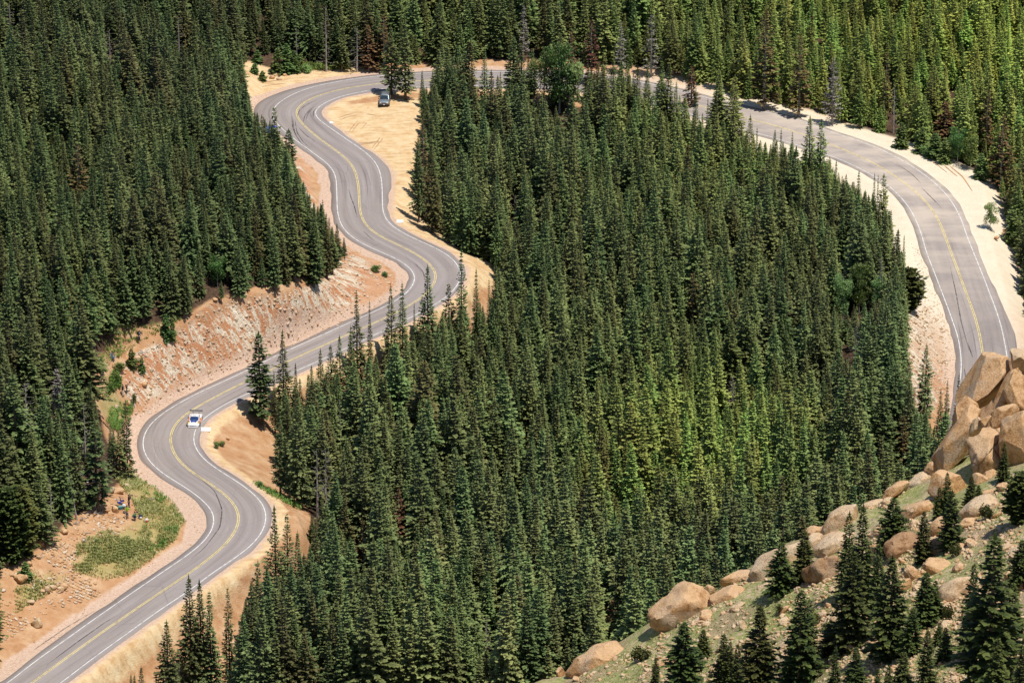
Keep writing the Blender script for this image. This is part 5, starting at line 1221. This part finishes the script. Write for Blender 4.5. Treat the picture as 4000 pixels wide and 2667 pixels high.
# ------------------------------------------------------------------ people
def skin_mesh(name, pts, edges, mat, parent, root=0, sub=1):
    me = bpy.data.meshes.new(name); me.from_pydata([p[:3] for p in pts], edges, []); me.materials.append(mat)
    o = link(name, me, parent)
    m = o.modifiers.new('skin', 'SKIN'); m.use_smooth_shade = True
    for i, p in enumerate(pts):
        v = me.skin_vertices[0].data[i]; v.radius = (p[3], p[4] if len(p) > 4 else p[3]); v.use_root = (i == root)
    s = o.modifiers.new('sub', 'SUBSURF'); s.levels = sub; s.render_levels = sub
    return o
M_SKIN = paint('skin', (.52, .31, .21), .6)
def person(px, py, label, pose='stand', top=(.1, .1, .1), legs=(.05, .06, .1), hair=(.06, .04, .03), rz=0, bare=False, hat=None, valley=True, shorts=False, h=1.76, arms='camera', pack=None):
    p = hitv(px, py); e = empty('person', p, rz, label, 'person'); s = h/1.76
    e.scale = (s, s, s)
    if pose == 'stand': hip, kn, an, ch, nk, hd = .92, [(-.10, -.02, .50), (.11, .02, .50)], [(-.11, .03, .09), (.13, .0, .09)], (0, -.02, 1.28), (0, -.03, 1.48), (0, -.05, 1.63); hp_ = (0, 0, .92)
    elif pose == 'crouch': hp_ = (0, .12, .42); kn = [(-.16, -.30, .52), (.16, -.30, .50)]; an = [(-.14, -.08, .09), (.14, -.12, .09)]; ch = (0, -.06, .76); nk = (0, -.13, .94); hd = (0, -.18, 1.08)
    elif pose == 'sit': hp_ = (0, .1, .46); kn = [(-.13, -.34, .5), (.13, -.34, .5)]; an = [(-.13, -.36, .09), (.14, -.4, .09)]; ch = (0, .12, .82); nk = (0, .1, 1.02); hd = (0, .07, 1.17)
    elif pose == 'lean': hp_ = (0, .08, .90); kn = [(-.1, -.04, .48), (.12, .02, .5)]; an = [(-.12, .03, .09), (.14, .1, .09)]; ch = (0, -.22, 1.15); nk = (0, -.36, 1.27); hd = (0, -.46, 1.36)
    elif pose == 'climb': hp_ = (0, .03, .92); kn = [(-.11, -.28, .74), (.11, .04, .5)]; an = [(-.12, -.18, .36), (.12, .1, .09)]; ch = (0, -.1, 1.26); nk = (0, -.13, 1.46); hd = (0, -.15, 1.61)
    H_ = Vector(hp_); Cc = Vector(ch); Nn = Vector(nk); Hd = Vector(hd)
    sh = [Nn+Vector((-.17, .02, -.07)), Nn+Vector((.17, .02, -.07))]
    if arms == 'camera': el = [Nn+Vector((-.24, -.14, -.26)), Nn+Vector((.24, -.14, -.26))]; ha = [Hd+Vector((-.06, -.19, -.05)), Hd+Vector((.06, -.19, -.05))]
    elif arms == 'down': el = [Nn+Vector((-.24, .03, -.34)), Nn+Vector((.24, .03, -.34))]; ha = [Nn+Vector((-.23, -.08, -.60)), Nn+Vector((.24, -.06, -.60))]
    else: el = [Nn+Vector((-.22, -.16, -.26)), Nn+Vector((.22, -.18, -.24))]; ha = [Nn+Vector((-.14, -.42, -.32)), Nn+Vector((.16, -.44, -.28))]
    pts = []; ed = []
    def add(q, r, pr=None):
        pts.append((q[0], q[1], q[2], *(r if isinstance(r, tuple) else (r,)))); i = len(pts)-1
        if pr is not None: ed.append((pr, i))
        return i
    a = add(H_, (.15, .11)); b = add(Cc, (.165, .11), a); n = add(Nn, .06, b)
    hd0 = add(Hd+Vector((0, .01, -.04)), (.075, .085), n); hd1 = add(Hd+Vector((0, 0, .07)), (.08, .09), hd0)
    for i in (0, 1):
        s0 = add(sh[i], .055, b); e0 = add(el[i], .042, s0); h0 = add(ha[i], .03, e0)
        d = (ha[i]-el[i]).normalized(); sx = d.orthogonal().normalized(); 
        pl = add(ha[i]+d*.07, (.032, .016), h0)
        for f in range(4):
            q = ha[i]+d*.09+sx*(.027-.018*f); m1 = add(q+d*.035, .009, pl); add(q+d*(.065-.008*abs(f-1))+Vector((0, 0, -.015)), .008, m1)
        t1 = add(ha[i]+d*.03+sx*.045, .01, h0); add(ha[i]+d*.07+sx*.055, .009, t1)
        k0 = add(kn[i], .062, a); f0 = add(an[i], .042, k0); add(Vector(an[i])+Vector((0, -.15, -.05)), (.042, .03), f0)
    skin_mesh('body', pts, ed, M_SKIN, e)
    # face: eyes, nose and mouth sit on the head front
    mb = MB()
    mb.ball(Hd+Vector((-.03, -.082, .02)), (.012, .008, .008), 1); mb.ball(Hd+Vector((.03, -.082, .02)), (.012, .008, .008), 1); mb.box(Hd+Vector((0, -.08, -.05)), (.04, .012, .008)); mb.build('eyes_and_mouth', paint('dark eyes', (.05, .03, .03)), e)
    mb = MB(); mb.ball(Hd+Vector((0, -.095, -.012)), (.012, .018, .022), 1); mb.ball(Hd+Vector((-.085, 0, 0)), (.012, .02, .03), 1); mb.ball(Hd+Vector((.085, 0, 0)), (.012, .02, .03), 1); mb.build('nose_and_ears', M_SKIN, e, True)
    MB().ball(Hd+Vector((0, .022, .055)), (.094, .098, .088), 2).build('hair', paint('hair %.2f' % hair[0], hair, .8), e, True)
    if hat: mb = MB(); mb.ball(Hd+Vector((0, .0, .09)), (.10, .11, .07), 2); mb.box(Hd+Vector((0, -.13, .085)), (.13, .11, .015)); mb.build('cap', paint('cap %.2f%.2f' % hat[:2], hat, .8), e, True)
    if not bare:
        P_ = []; E_ = []
        def ad(q, r, pr=None):
            P_.append((*q, *(r if isinstance(r, tuple) else (r,)))); i = len(P_)-1
            if pr is not None: E_.append((pr, i))
            return i
        a = ad(H_+Vector((0, 0, -.02)), (.185, .14)); b = ad(Cc, (.205, .145), a); n = ad(Nn+Vector((0, 0, -.03)), .08, b)
        for i in (0, 1): s0 = ad(sh[i], .078, b); e0 = ad(el[i], .062, s0); ad(el[i]*.12+ha[i]*.88, .046, e0)
        skin_mesh('jacket', P_, E_, paint('cloth top %.3f %.3f %.3f' % top, top, .85), e)
    P_ = [(*H_, .175, .135)]; E_ = []
    for i in (0, 1):
        kq = Vector(kn[i]); P_.append((*kq, .085)); E_.append((0, len(P_)-1))
        if not shorts: P_.append((*(Vector(an[i])+Vector((0, 0, .03))), .064)); E_.append((len(P_)-2, len(P_)-1))
    skin_mesh('trousers', P_, E_, paint('cloth legs %.3f %.3f %.3f' % legs, legs, .85), e)
    mb = MB()
    for i in (0, 1): q = Vector(an[i])+Vector((0, -.07, -.04)); mb.ball(q, (.055, .145, .055), 2)
    mb.build('shoes', paint('shoe dark', (.05, .045, .04), .7), e, True)
    if pack: MB().box(Cc+Vector((0, .2, 0)), (.32, .2, .48), bev=.05).build('backpack', paint('pack %.2f' % pack[0], pack, .8), e, True)
    return e, Hd, ha
def held_camera(e, Hd, label):
    M = e.matrix_basis; q = M @ (Hd+Vector((0, -.21, .0)))
    c = empty('camera', q, e.rotation_euler.z, label, 'camera')
    MB().box((0, 0, 0), (.15, .07, .10), bev=.01).build('camera_body', paint('camera black', (.02, .02, .02), .5), c)
    MB().tube((0, -.03, 0), (0, -.25, 0), .045, .055, 12).build('lens', paint('camera black', (.02, .02, .02), .5), c, True)
e, hd_, _ = person(504, 1984, 'person in black jacket standing and photographing the road', top=(.012, .014, .02), legs=(.02, .03, .07), rz=1.9); held_camera(e, hd_, 'black camera held to the eye of the standing photographer')
e, hd_, _ = person(497, 2027, 'person in bright lime vest and blue jeans seen from behind', top=(.33, .62, .03), legs=(.06, .085, .13), rz=2.6, arms='fwd', hair=(.08, .05, .03))
e, hd_, _ = person(522, 2036, 'person in green jacket crouching with a camera on the grass', pose='crouch', top=(.07, .22, .10), legs=(.015, .03, .12), rz=1.7); held_camera(e, hd_, 'camera held by the crouching photographer')
person(497, 1562, 'shirtless person in black shorts leaning forward on the slope', pose='lean', bare=True, legs=(.012, .012, .014), rz=1.4, arms='fwd')
person(480, 1557, 'person in black top and pale trousers standing on the slope', top=(.012, .012, .015), legs=(.62, .58, .52), rz=1.3, arms='down')
person(543, 1344, 'person in navy clothes climbing above the cut bank', pose='climb', top=(.015, .03, .06), legs=(.03, .045, .10), rz=.9, arms='fwd', pack=(.012, .02, .03))
person(361, 1898, 'person in red vest sitting among the trees', pose='sit', top=(.5, .03, .03), legs=(.1, .12, .2), rz=1.2, arms='down', hat=(.8, .8, .8))
person(343, 1922, 'person in dark top and white cap sitting by the tree edge', pose='sit', top=(.03, .035, .05), legs=(.12, .17, .25), rz=1.4, arms='down', hat=(.75, .75, .75))
person(316, 1885, 'person in pale grey top half hidden among the trees', top=(.6, .65, .7), legs=(.05, .06, .1), rz=1.2, arms='down')
person(909, 258, 'person in white shirt at the top of the left forest', top=(.85, .85, .85), legs=(.3, .3, .3), rz=.8, arms='down')
# ------------------------------------------------------------------ things people brought
def camp_chair(px, py, c, label, rz, s=1.0):
    e = empty('camp_chair', hitv(px, py), rz, label, 'camp chair'); e.scale = (s, s, s)
    MB().box((0, 0, .42), (.52, .48, .03), bev=.01).build('seat', paint('chair cloth %.2f' % c[2], c, .8), e)
    MB().box((0, .25, .72), (.52, .03, .58), Matrix.Rotation(-.22, 3, 'X'), bev=.01).build('backrest', paint('chair cloth %.2f' % c[2], c, .8), e)
    fm = paint('grey tube frame', (.3, .31, .33), .4, .8)
    for sx in (-1, 1):
        for a_, b_ in (((sx*.27, -.24, 0), (sx*.25, .22, .45)), ((sx*.27, .26, 0), (sx*.25, -.22, .45))): MB().tube(a_, b_, .013, n=6).build('leg', fm, e)
        MB().box((sx*.29, 0, .64), (.06, .46, .03)).build('armrest', paint('chair cloth %.2f' % c[2], c, .8), e)
    return e
camp_chair(466, 1975, (.02, .05, .32), 'blue folding camp chair behind the photographers', 1.8)
camp_chair(478, 1971, (.015, .025, .14), 'navy camp chair beside the brighter blue one', 1.9)
camp_chair(444, 1412, (.05, .12, .25), 'blue and white folding chair above the cut bank', 1.2, .95)
camp_chair(334, 1938, (.03, .10, .42), 'bright blue chair at the forest edge', 1.4, .8)
def cooler(px, py, body, lid, label):
    e = empty('cool_box', hitv(px, py), .4, label, 'cool box')
    MB().box((0, 0, .18), (.55, .36, .34), bev=.03).build('box_body', paint('cooler %.2f' % body[1], body, .5), e)
    MB().box((0, 0, .38), (.58, .39, .07), bev=.02).build('lid', paint('cooler lid %.2f' % lid[1], lid, .5), e)
    mb = MB(); mb.tube((-.3, 0, .28), (-.3, 0, .46), .012, n=6); mb.tube((.3, 0, .28), (.3, 0, .46), .012, n=6); mb.tube((-.3, 0, .46), (.3, 0, .46), .012, n=6); mb.build('handle', paint('grey tube frame', (.3, .31, .33)), e)
cooler(471, 1989, (.03, .13, .13), (.12, .38, .36), 'teal cool box at the feet of the spectators')
def bag(px, py, c1, c2, label, s=1):
    e = empty('rucksack', hitv(px, py), .3, label, 'rucksack'); e.scale = (s, s, s)
    MB().ball((0, 0, .22), (.24, .17, .27), 3).build('bag_body', paint('bag %.2f' % c1[0], c1, .8), e, True)
    MB().ball((0, -.13, .14), (.16, .09, .15), 2).build('front_pocket', paint('bag pocket %.2f' % c2[0], c2, .8), e, True)
    mb = MB(); mb.tube((-.1, .15, .05), (-.1, .2, .42), .02, n=6); mb.tube((.1, .15, .05), (.1, .2, .42), .02, n=6); mb.build('strap', paint('strap black', (.03, .03, .03)), e)
bag(549, 2025, (.02, .025, .08), (.75, .75, .72), 'dark and white rucksack on the grass right of the photographers', 1.1)
bag(573, 2038, (.7, .7, .68), (.6, .05, .05), 'white bag with a red top on the grass', 1.0)
bag(484, 1988, (.7, .69, .66), (.1, .1, .1), 'white bag beside the cool box', 1.1)
bag(338, 1925, (.78, .78, .78), (.2, .2, .2), 'white bundle at the forest edge', 1.1)
bag(486, 2008, (.2, .12, .12), (.1, .08, .08), 'dark maroon bag between the standing people', .8)
# blue canopy on the hairpin verge
e = empty('canopy', hitv(1050, 553), .1, 'blue pop up canopy between trees at the hairpin', 'canopy')
cb = paint('blue canopy cloth', (.04, .10, .48), .7)
mb = MB(); q = 1.35; apex = (0, 0, 2.45)
cn = [(-q, -q, 1.95), (q, -q, 1.95), (q, q, 1.95), (-q, q, 1.95)]
for i in range(4): mb.poly([cn[i], cn[(i+1) % 4], apex])
for i in range(4): a_, b_ = cn[i], cn[(i+1) % 4]; mb.poly([a_, b_, (b_[0], b_[1], 1.75), (a_[0], a_[1], 1.75)])
mb.build('roof', cb, e)
for x_, y_ in ((-q, -q), (q, -q), (q, q), (-q, q)): MB().tube((x_*.97, y_*.97, 0), (x_*.97, y_*.97, 1.93), .02, n=6).build('leg', paint('grey tube frame', (.3, .31, .33)), e)
# tarps and hammock in the left forest
def tarp(name, px, py, w, h, label, rx, c=(.03, .12, .55), cat='tarp'):
    p = hitv(px, py); k = F/proj(*p)[2]; W = w/k/2; mb = MB(); n_ = 8
    bmv = [[mb.bm.verts.new((W*(2*i/n_-1), j/3*h/k*.6, h/k*(.2+.8*j/3)-.25*math.sin(PI*i/n_)*(1-j/4))) for i in range(n_+1)] for j in range(4)]
    for j in range(3):
        for i in range(n_): mb.bm.faces.new((bmv[j][i], bmv[j][i+1], bmv[j+1][i+1], bmv[j+1][i]))
    return tag(mb.build(name, paint('tarp %.2f' % c[0], c, .6), loc=p+Vector((0, 0, .6)), rot=(0, rx, 0)), label, cat)
tarp('hammock', 367, 1385, 22, 20, 'bright blue hammock strung at the forest edge', -.75, (.01, .15, .65), 'hammock')
tarp('tarp', 256, 1412, 32, 18, 'blue tarp among the left trees, upper one', .1)
tarp('tarp', 280, 1440, 36, 14, 'lower blue tarp behind the broad green spruce', .05, (.05, .12, .5))
# orange and white banner on posts, deep in the lower left forest
e = empty('banner', hitv(86, 1912), .2, 'orange and white upright banner between the trees', 'banner')
MB().box((0, 0, 1.0), (.75, .04, 1.0)).build('white_panel', paint('banner white', (.8, .78, .74)), e)
MB().box((0, 0, 1.68), (.75, .045, .22)).build('top_stripe', paint('banner orange', (.75, .24, .03)), e)
MB().prism([(-.35, -.026, .5), (.37, -.026, .5), (.1, -.026, 1.05), (-.2, -.026, .85)], (0, -.01, 0)).build('orange_patch', paint('banner orange', (.75, .24, .03)), e)
for s_ in (-1, 1): MB().tube((s_*.39, 0, 0), (s_*.39, 0, 1.85), .025, n=6).build('post', paint('grey tube frame', (.3, .31, .33)), e)
# sign seen from behind on the left verge
e = empty('road_sign', hitv(1193, 770), -.3, 'small road sign on a post on the left verge', 'road sign')
MB().tube((0, 0, 0), (0, 0, 1.5), .03, n=8).build('post', paint('grey tube frame', (.3, .31, .33)), e)
MB().box((0, -.04, 1.15), (.45, .02, .6), bev=.01).build('panel', paint('sign panel', (.42, .42, .42), .5), e)
# white banner lying at the road edge with a red line of lettering
def on_road(px, py): x, y = at_z(px, py); return Vector((x, y, ZR+.004))
p = Vector((*at_z(804, 1682), .02)); e = empty('sponsor_board', p, -.08, 'white board with red lettering lying at the edge of the race car bend', 'board')
Rb = Matrix.Rotation(math.radians(28), 3, 'X')
MB().box((0, 0, .19), (1.22, .66, .03), Rb).build('panel', paint('board white', (.86, .86, .86), .5), e)
mb = MB(); r2 = random.Random(3); tx_ = -.30
for wd in (.07, .05, .08, .06, .07, .05, .08, .06): 
    base_ = Vector((tx_, -.17, .0)); 
    mb.box(Vector((0, 0, .19))+Rb @ Vector((tx_, -.19, .021)), (wd*.35, .10, .006), Rb); mb.box(Vector((0, 0, .19))+Rb @ Vector((tx_+wd*.4, -.16+.03*r2.choice((-1, 1)), .021)), (wd*.55, .03, .006), Rb); tx_ += wd+.035
mb.build('lettering', paint('board red', (.55, .03, .04)), e)
# white marker plate and drain patch on the sandy verge
tag(MB().box((0, 0, .02), (1.0, 1.3, .04)).build('marker_plate', paint('plate white', (.86, .85, .80)), loc=(*at_z(1562, 866), .03)), 'square white patch on the sandy verge at the middle bend', 'marker')
tag(MB().ball((0, 0, .12), (.4, .35, .3), 2).build('salt_bag', paint('bag white', (.86, .85, .83)), loc=(*at_z(1293, 484), .0)), 'white sack on the inner verge of the hairpin', 'sack')
# ------------------------------------------------------------------ vehicles
def wheel(parent, x, y, r, w, rim=(.45, .46, .48)):
    tw = MB().tube((x-w/2, y, r), (x+w/2, y, r), r, n=20).build('wheel', paint('tyre rubber', (.02, .02, .02), .85), parent, True)
    mb = MB(); sx = 1 if x > 0 else -1; mb.tube((x+sx*w*.38, y, r), (x+sx*w*.54, y, r), r*.62, n=16); mb.build('rim', paint('rim %.2f' % rim[0], rim, .35, .7), tw, True)
def ring(y, hw, z0, z1, tz=.0, n=4, flare=.0, crown=.03):
    """closed section across the car at y: half width, bottom, top"""
    pts = []
    prof = [(.80, 0), (.97, .10), (1.0, .38), (.985, .68), (.93, .90), (.80, 1.0)]
    for a, b in prof: pts.append((hw*a+flare*(.3 < b < .7), y, z0+(z1-z0)*b))
    top = [(.4, z1+crown*.7), (0, z1+crown), (-.4, z1+crown*.7)]
    for a, z in top: pts.append((hw*a, y, z))
    for a, b in prof[::-1]: pts.append((-hw*a-flare*(.3 < b < .7), y, z0+(z1-z0)*b))
    pts += [(-.4*hw, y, z0), (.4*hw, y, z0)]
    return pts
def car_paint(name, c, metal=.6, rough=.3):
    m, nt, b = new_mat(name); b.inputs['Base Color'].default_value = (*c, 1); b.inputs['Metallic'].default_value = metal; b.inputs['Roughness'].default_value = rough
    b.inputs['Coat Weight'].default_value = .6
    g = noise_node(nt, objco(nt), 1.6, 4); nt.links.new(ramp(nt, g, [(.3, tuple(x*.85 for x in c)), (.7, tuple(min(1, x*1.1) for x in c))]), b.inputs['Base Color']); return m
M_GLASS = car_paint('dark window glass', (.035, .06, .075), .3, .08)
# parked four wheel drive, nose to the camera (local -y)
P0 = Vector((*at_z(1503, 405), .0)); P0.z = float(hgt(P0.x, P0.y))
e = empty('parked_car', P0, -.03, 'silver grey off road car parked on the sandy turnout facing the camera', 'car'); e.scale = (.9, .85, .9)
sil = car_paint('silver grey paint', (.33, .37, .40), .5, .35)
mb = MB(); mb.loft([ring(-2.20, .80, .50, .86), ring(-2.05, .88, .45, .98), ring(-1.5, .91, .42, 1.04), ring(-.85, .92, .42, 1.08), ring(.2, .92, .42, 1.10), ring(1.6, .92, .42, 1.10), ring(2.1, .90, .45, 1.08), ring(2.22, .84, .52, 1.02)])
mb.build('body', sil, e, True)
mb = MB(); mb.loft([ring(-.95, .80, 1.02, 1.10), ring(-.40, .74, 1.04, 1.70, crown=.04), ring(.3, .73, 1.04, 1.77, crown=.04), ring(1.6, .72, 1.04, 1.76, crown=.04), ring(2.08, .74, 1.04, 1.50)]); mb.build('cabin', sil, e, True)
MB().prism([(-.70, -.965, 1.13), (.70, -.965, 1.13), (.62, -.47, 1.66), (-.62, -.47, 1.66)], (0, -.02, .02)).build('windscreen', M_GLASS, e)
for s_ in (-1, 1):
    MB().prism([(s_*.80, -.72, 1.14), (s_*.745, -.40, 1.62), (s_*.74, .45, 1.66), (s_*.80, .5, 1.14)], (s_*.012, 0, 0)).build('side_window', M_GLASS, e)
    MB().prism([(s_*.80, .6, 1.14), (s_*.74, .55, 1.66), (s_*.73, 1.5, 1.64), (s_*.80, 1.75, 1.14)], (s_*.012, 0, 0)).build('side_window', M_GLASS, e)
    MB().tube((s_*.62, -2.10, .83), (s_*.62, -2.235, .83), .11, n=16).build('headlight', paint('lamp glass', (.75, .78, .8), .15), e, True)
    MB().box((s_*.76, -2.17, .70), (.16, .10, .07), bev=.01).build('indicator', paint('amber lens', (.7, .2, .03), .3), e)
    mr = MB().box((s_*1.03, -.62, 1.12), (.2, .1, .16), bev=.03).build('mirror', paint('black plastic', (.02, .02, .02), .6), e)
    MB().tube((s_*.55, -.25, 1.84), (s_*.55, 1.5, 1.83), .025, n=8).build('roof_rail', paint('black plastic', (.02, .02, .02), .6), e)
    for y_ in (-1.42, 1.42): 
        wheel(e, s_*.80, y_, .36, .24)
        MB().tube((s_*.80, y_, .40), (s_*.935, y_, .40), .43, n=20).build('wheel_arch', paint('grey plastic', (.07, .075, .08), .7), e, True)
g_ = MB().box((0, -2.215, .80), (.86, .03, .22), bev=.01).build('grille', sil, e)
mb = MB()
for i in range(7): mb.box((-.33+.11*i, -2.236, .80), (.055, .012, .18))
mb.build('grille_slot', paint('grille black', (.012, .012, .012)), g_)
MB().box((0, -2.24, .55), (1.76, .22, .2), bev=.05).build('bumper', paint('grey plastic', (.07, .075, .08), .7), e)
MB().box((0, -2.36, .56), (.32, .015, .16)).build('number_plate', paint('plate pale', (.75, .76, .78), .4), e)
MB().box((-.45, -.88, 1.34), (.3, .02, .18), Matrix.Rotation(-.75, 3, 'X')).build('wiper', paint('black plastic', (.02, .02, .02)), e) if False else None
mb = MB(); mb.tube((-.5, -.98, 1.14), (0, -.86, 1.28), .01, n=5); mb.tube((.1, -.98, 1.14), (.55, -.86, 1.28), .01, n=5); mb.build('wiper', paint('black plastic', (.02, .02, .02)), e)
# race car
P1 = Vector((*at_z(761, 1653), ZR+.006))
e = empty('race_car', P1, math.radians(-4), 'white and orange race car with a blue bonnet and tall rear wing', 'race car'); e.scale = (.86, .72, .82)
W_ = car_paint('race white', (.84, .84, .84), .0, .3); OR_ = car_paint('race orange', (.85, .26, .03), .0, .3); BL_ = car_paint('race blue', (.03, .08, .36), .1, .25); BK = paint('carbon black', (.025, .027, .03), .4)
mb = MB(); mb.loft([ring(-2.32, .62, .16, .42), ring(-2.2, .84, .12, .52), ring(-1.7, .97, .10, .66), ring(-1.3, .99, .10, .70), ring(-.6, .96, .10, .72), ring(.4, .96, .10, .78), ring(1.3, 1.01, .12, .86), ring(1.9, 1.0, .16, .88), ring(2.2, .92, .25, .84)]); mb.build('body', W_, e, True)
mb = MB(); mb.loft([ring(-.75, .72, .66, .72), ring(-.05, .64, .68, 1.12, crown=.04), ring(.7, .62, .68, 1.16, crown=.04), ring(1.5, .60, .7, .98)]); mb.build('cabin', W_, e, True)
MB().prism([(-.66, -.74, .76), (.66, -.74, .76), (.55, -.12, 1.13), (-.55, -.12, 1.13)], (0, -.02, .02)).build('windscreen', car_paint('blue tinted glass', (.03, .07, .2), .3, .1), e)
mb = MB(); mb.prism([(-.56, -.85, .755), (.56, -.85, .755), (.34, -1.75, .715), (.12, -1.55, .73), (-.12, -1.55, .73), (-.34, -1.75, .715)], (0, 0, .012)); mb.build('bonnet_panel', BL_, e)
for s_ in (-1, 1):
    MB().prism([(s_*.60, -1.95, .615), (s_*.88, -1.85, .60), (s_*.90, -1.55, .66), (s_*.62, -1.60, .685)], (0, -.01, .03)).build('headlight', paint('yellow lamp', (.85, .5, .03), .3), e)
    MB().prism([(s_*.62, -1.50, .70), (s_*.90, -1.45, .68), (s_*.88, -1.05, .70), (s_*.60, -1.15, .725)], (0, 0, .022)).build('wheel_vent', paint('dark red vent', (.12, .03, .03), .5), e)
    MB().box((s_*.975, -.1, .42), (.05, 2.1, .34), bev=.02).build('side_panel', OR_, e)
    MB().prism([(s_*.80, -1.0, .735), (s_*.93, -1.0, .70), (s_*.95, .6, .76), (s_*.78, .3, .775)], (0, 0, .02)).build('shoulder_panel', OR_, e)
    MB().prism([(s_*.70, -.5, .80), (s_*.635, -.02, 1.08), (s_*.62, .7, 1.10), (s_*.70, .85, .80)], (s_*.015, 0, 0)).build('side_window', M_GLASS, e)
    MB().box((s_*.62, 1.0, .88), (.1, .9, .1), bev=.03).build('side_intake', OR_, e)
    MB().box((s_*.86, -.35, .86), (.16, .08, .1), bev=.02).build('mirror', OR_, e)
    for y_ in (-1.45, 1.4): wheel(e, s_*.87, y_, .33, .30, (.08, .08, .08))
    MB().box((s_*.45, 2.05, 1.06), (.04, .25, .6)).build('wing_support', BK, e)
MB().box((0, -2.20, .30), (1.05, .28, .14), bev=.05).build('front_intake', paint('grille black', (.012, .012, .012)), e)
MB().box((0, -2.36, .11), (1.6, .22, .03)).build('front_splitter', W_, e)
wg = empty  # wing
wing = MB().box((0, 2.15, 1.40), (1.86, .42, .05), Matrix.Rotation(-.20, 3, 'X'), bev=.015).build('rear_wing', paint('wing grey', (.10, .125, .14), .45), e)
MB().box((0, 1.92, 1.37), (1.78, .05, .12)).build('wing_flap', paint('wing grey dark', (.05, .06, .07), .45), wing)
for s_ in (-1, 1): MB().box((s_*.94, 2.12, 1.32), (.02, .5, .36)).build('end_plate', BK, wing)
mb = MB()
for i in range(9): mb.box((-.55+.12*i+(.15 if i > 5 else 0), 1.89, 1.375), (.07, .006, .05))
mb.build('wing_lettering', paint('pale lettering', (.6, .62, .65)), wing)
MB().box((0, .2, 1.21), (.5, .3, .06), bev=.02).build('roof_vent', W_, e)
#@@END
# ------------------------------------------------------------------ light
SUN_EL = math.radians(70); SUN_AZ = math.atan2(.7, -.6)     # direction towards the sun, clockwise from +Y
w = bpy.data.worlds.new('World'); sc.world = w; w.use_nodes = True
nt = w.node_tree; bg = nt.nodes['Background']; sky = nt.nodes.new('ShaderNodeTexSky'); sky.sky_type = 'NISHITA'
sky.sun_disc = False; sky.sun_elevation = SUN_EL; sky.sun_rotation = SUN_AZ; sky.altitude = 3000
nt.links.new(sky.outputs[0], bg.inputs['Color']); bg.inputs['Strength'].default_value = .125
sd = bpy.data.lights.new('sun', 'SUN'); sd.energy = 4.5; sd.angle = math.radians(.53); sd.color = (1, .95, .86)
so = bpy.data.objects.new('sun', sd); col.objects.link(so)
dirv = Vector((math.sin(SUN_AZ)*math.cos(SUN_EL), math.cos(SUN_AZ)*math.cos(SUN_EL), math.sin(SUN_EL)))
so.rotation_euler = dirv.to_track_quat('Z', 'Y').to_euler(); so.location = (0, 600, 300)
sc.view_settings.view_transform = 'Standard'; sc.view_settings.look = 'None'; sc.view_settings.exposure = 0
sc.render.resolution_x = 1024; sc.render.resolution_y = 682
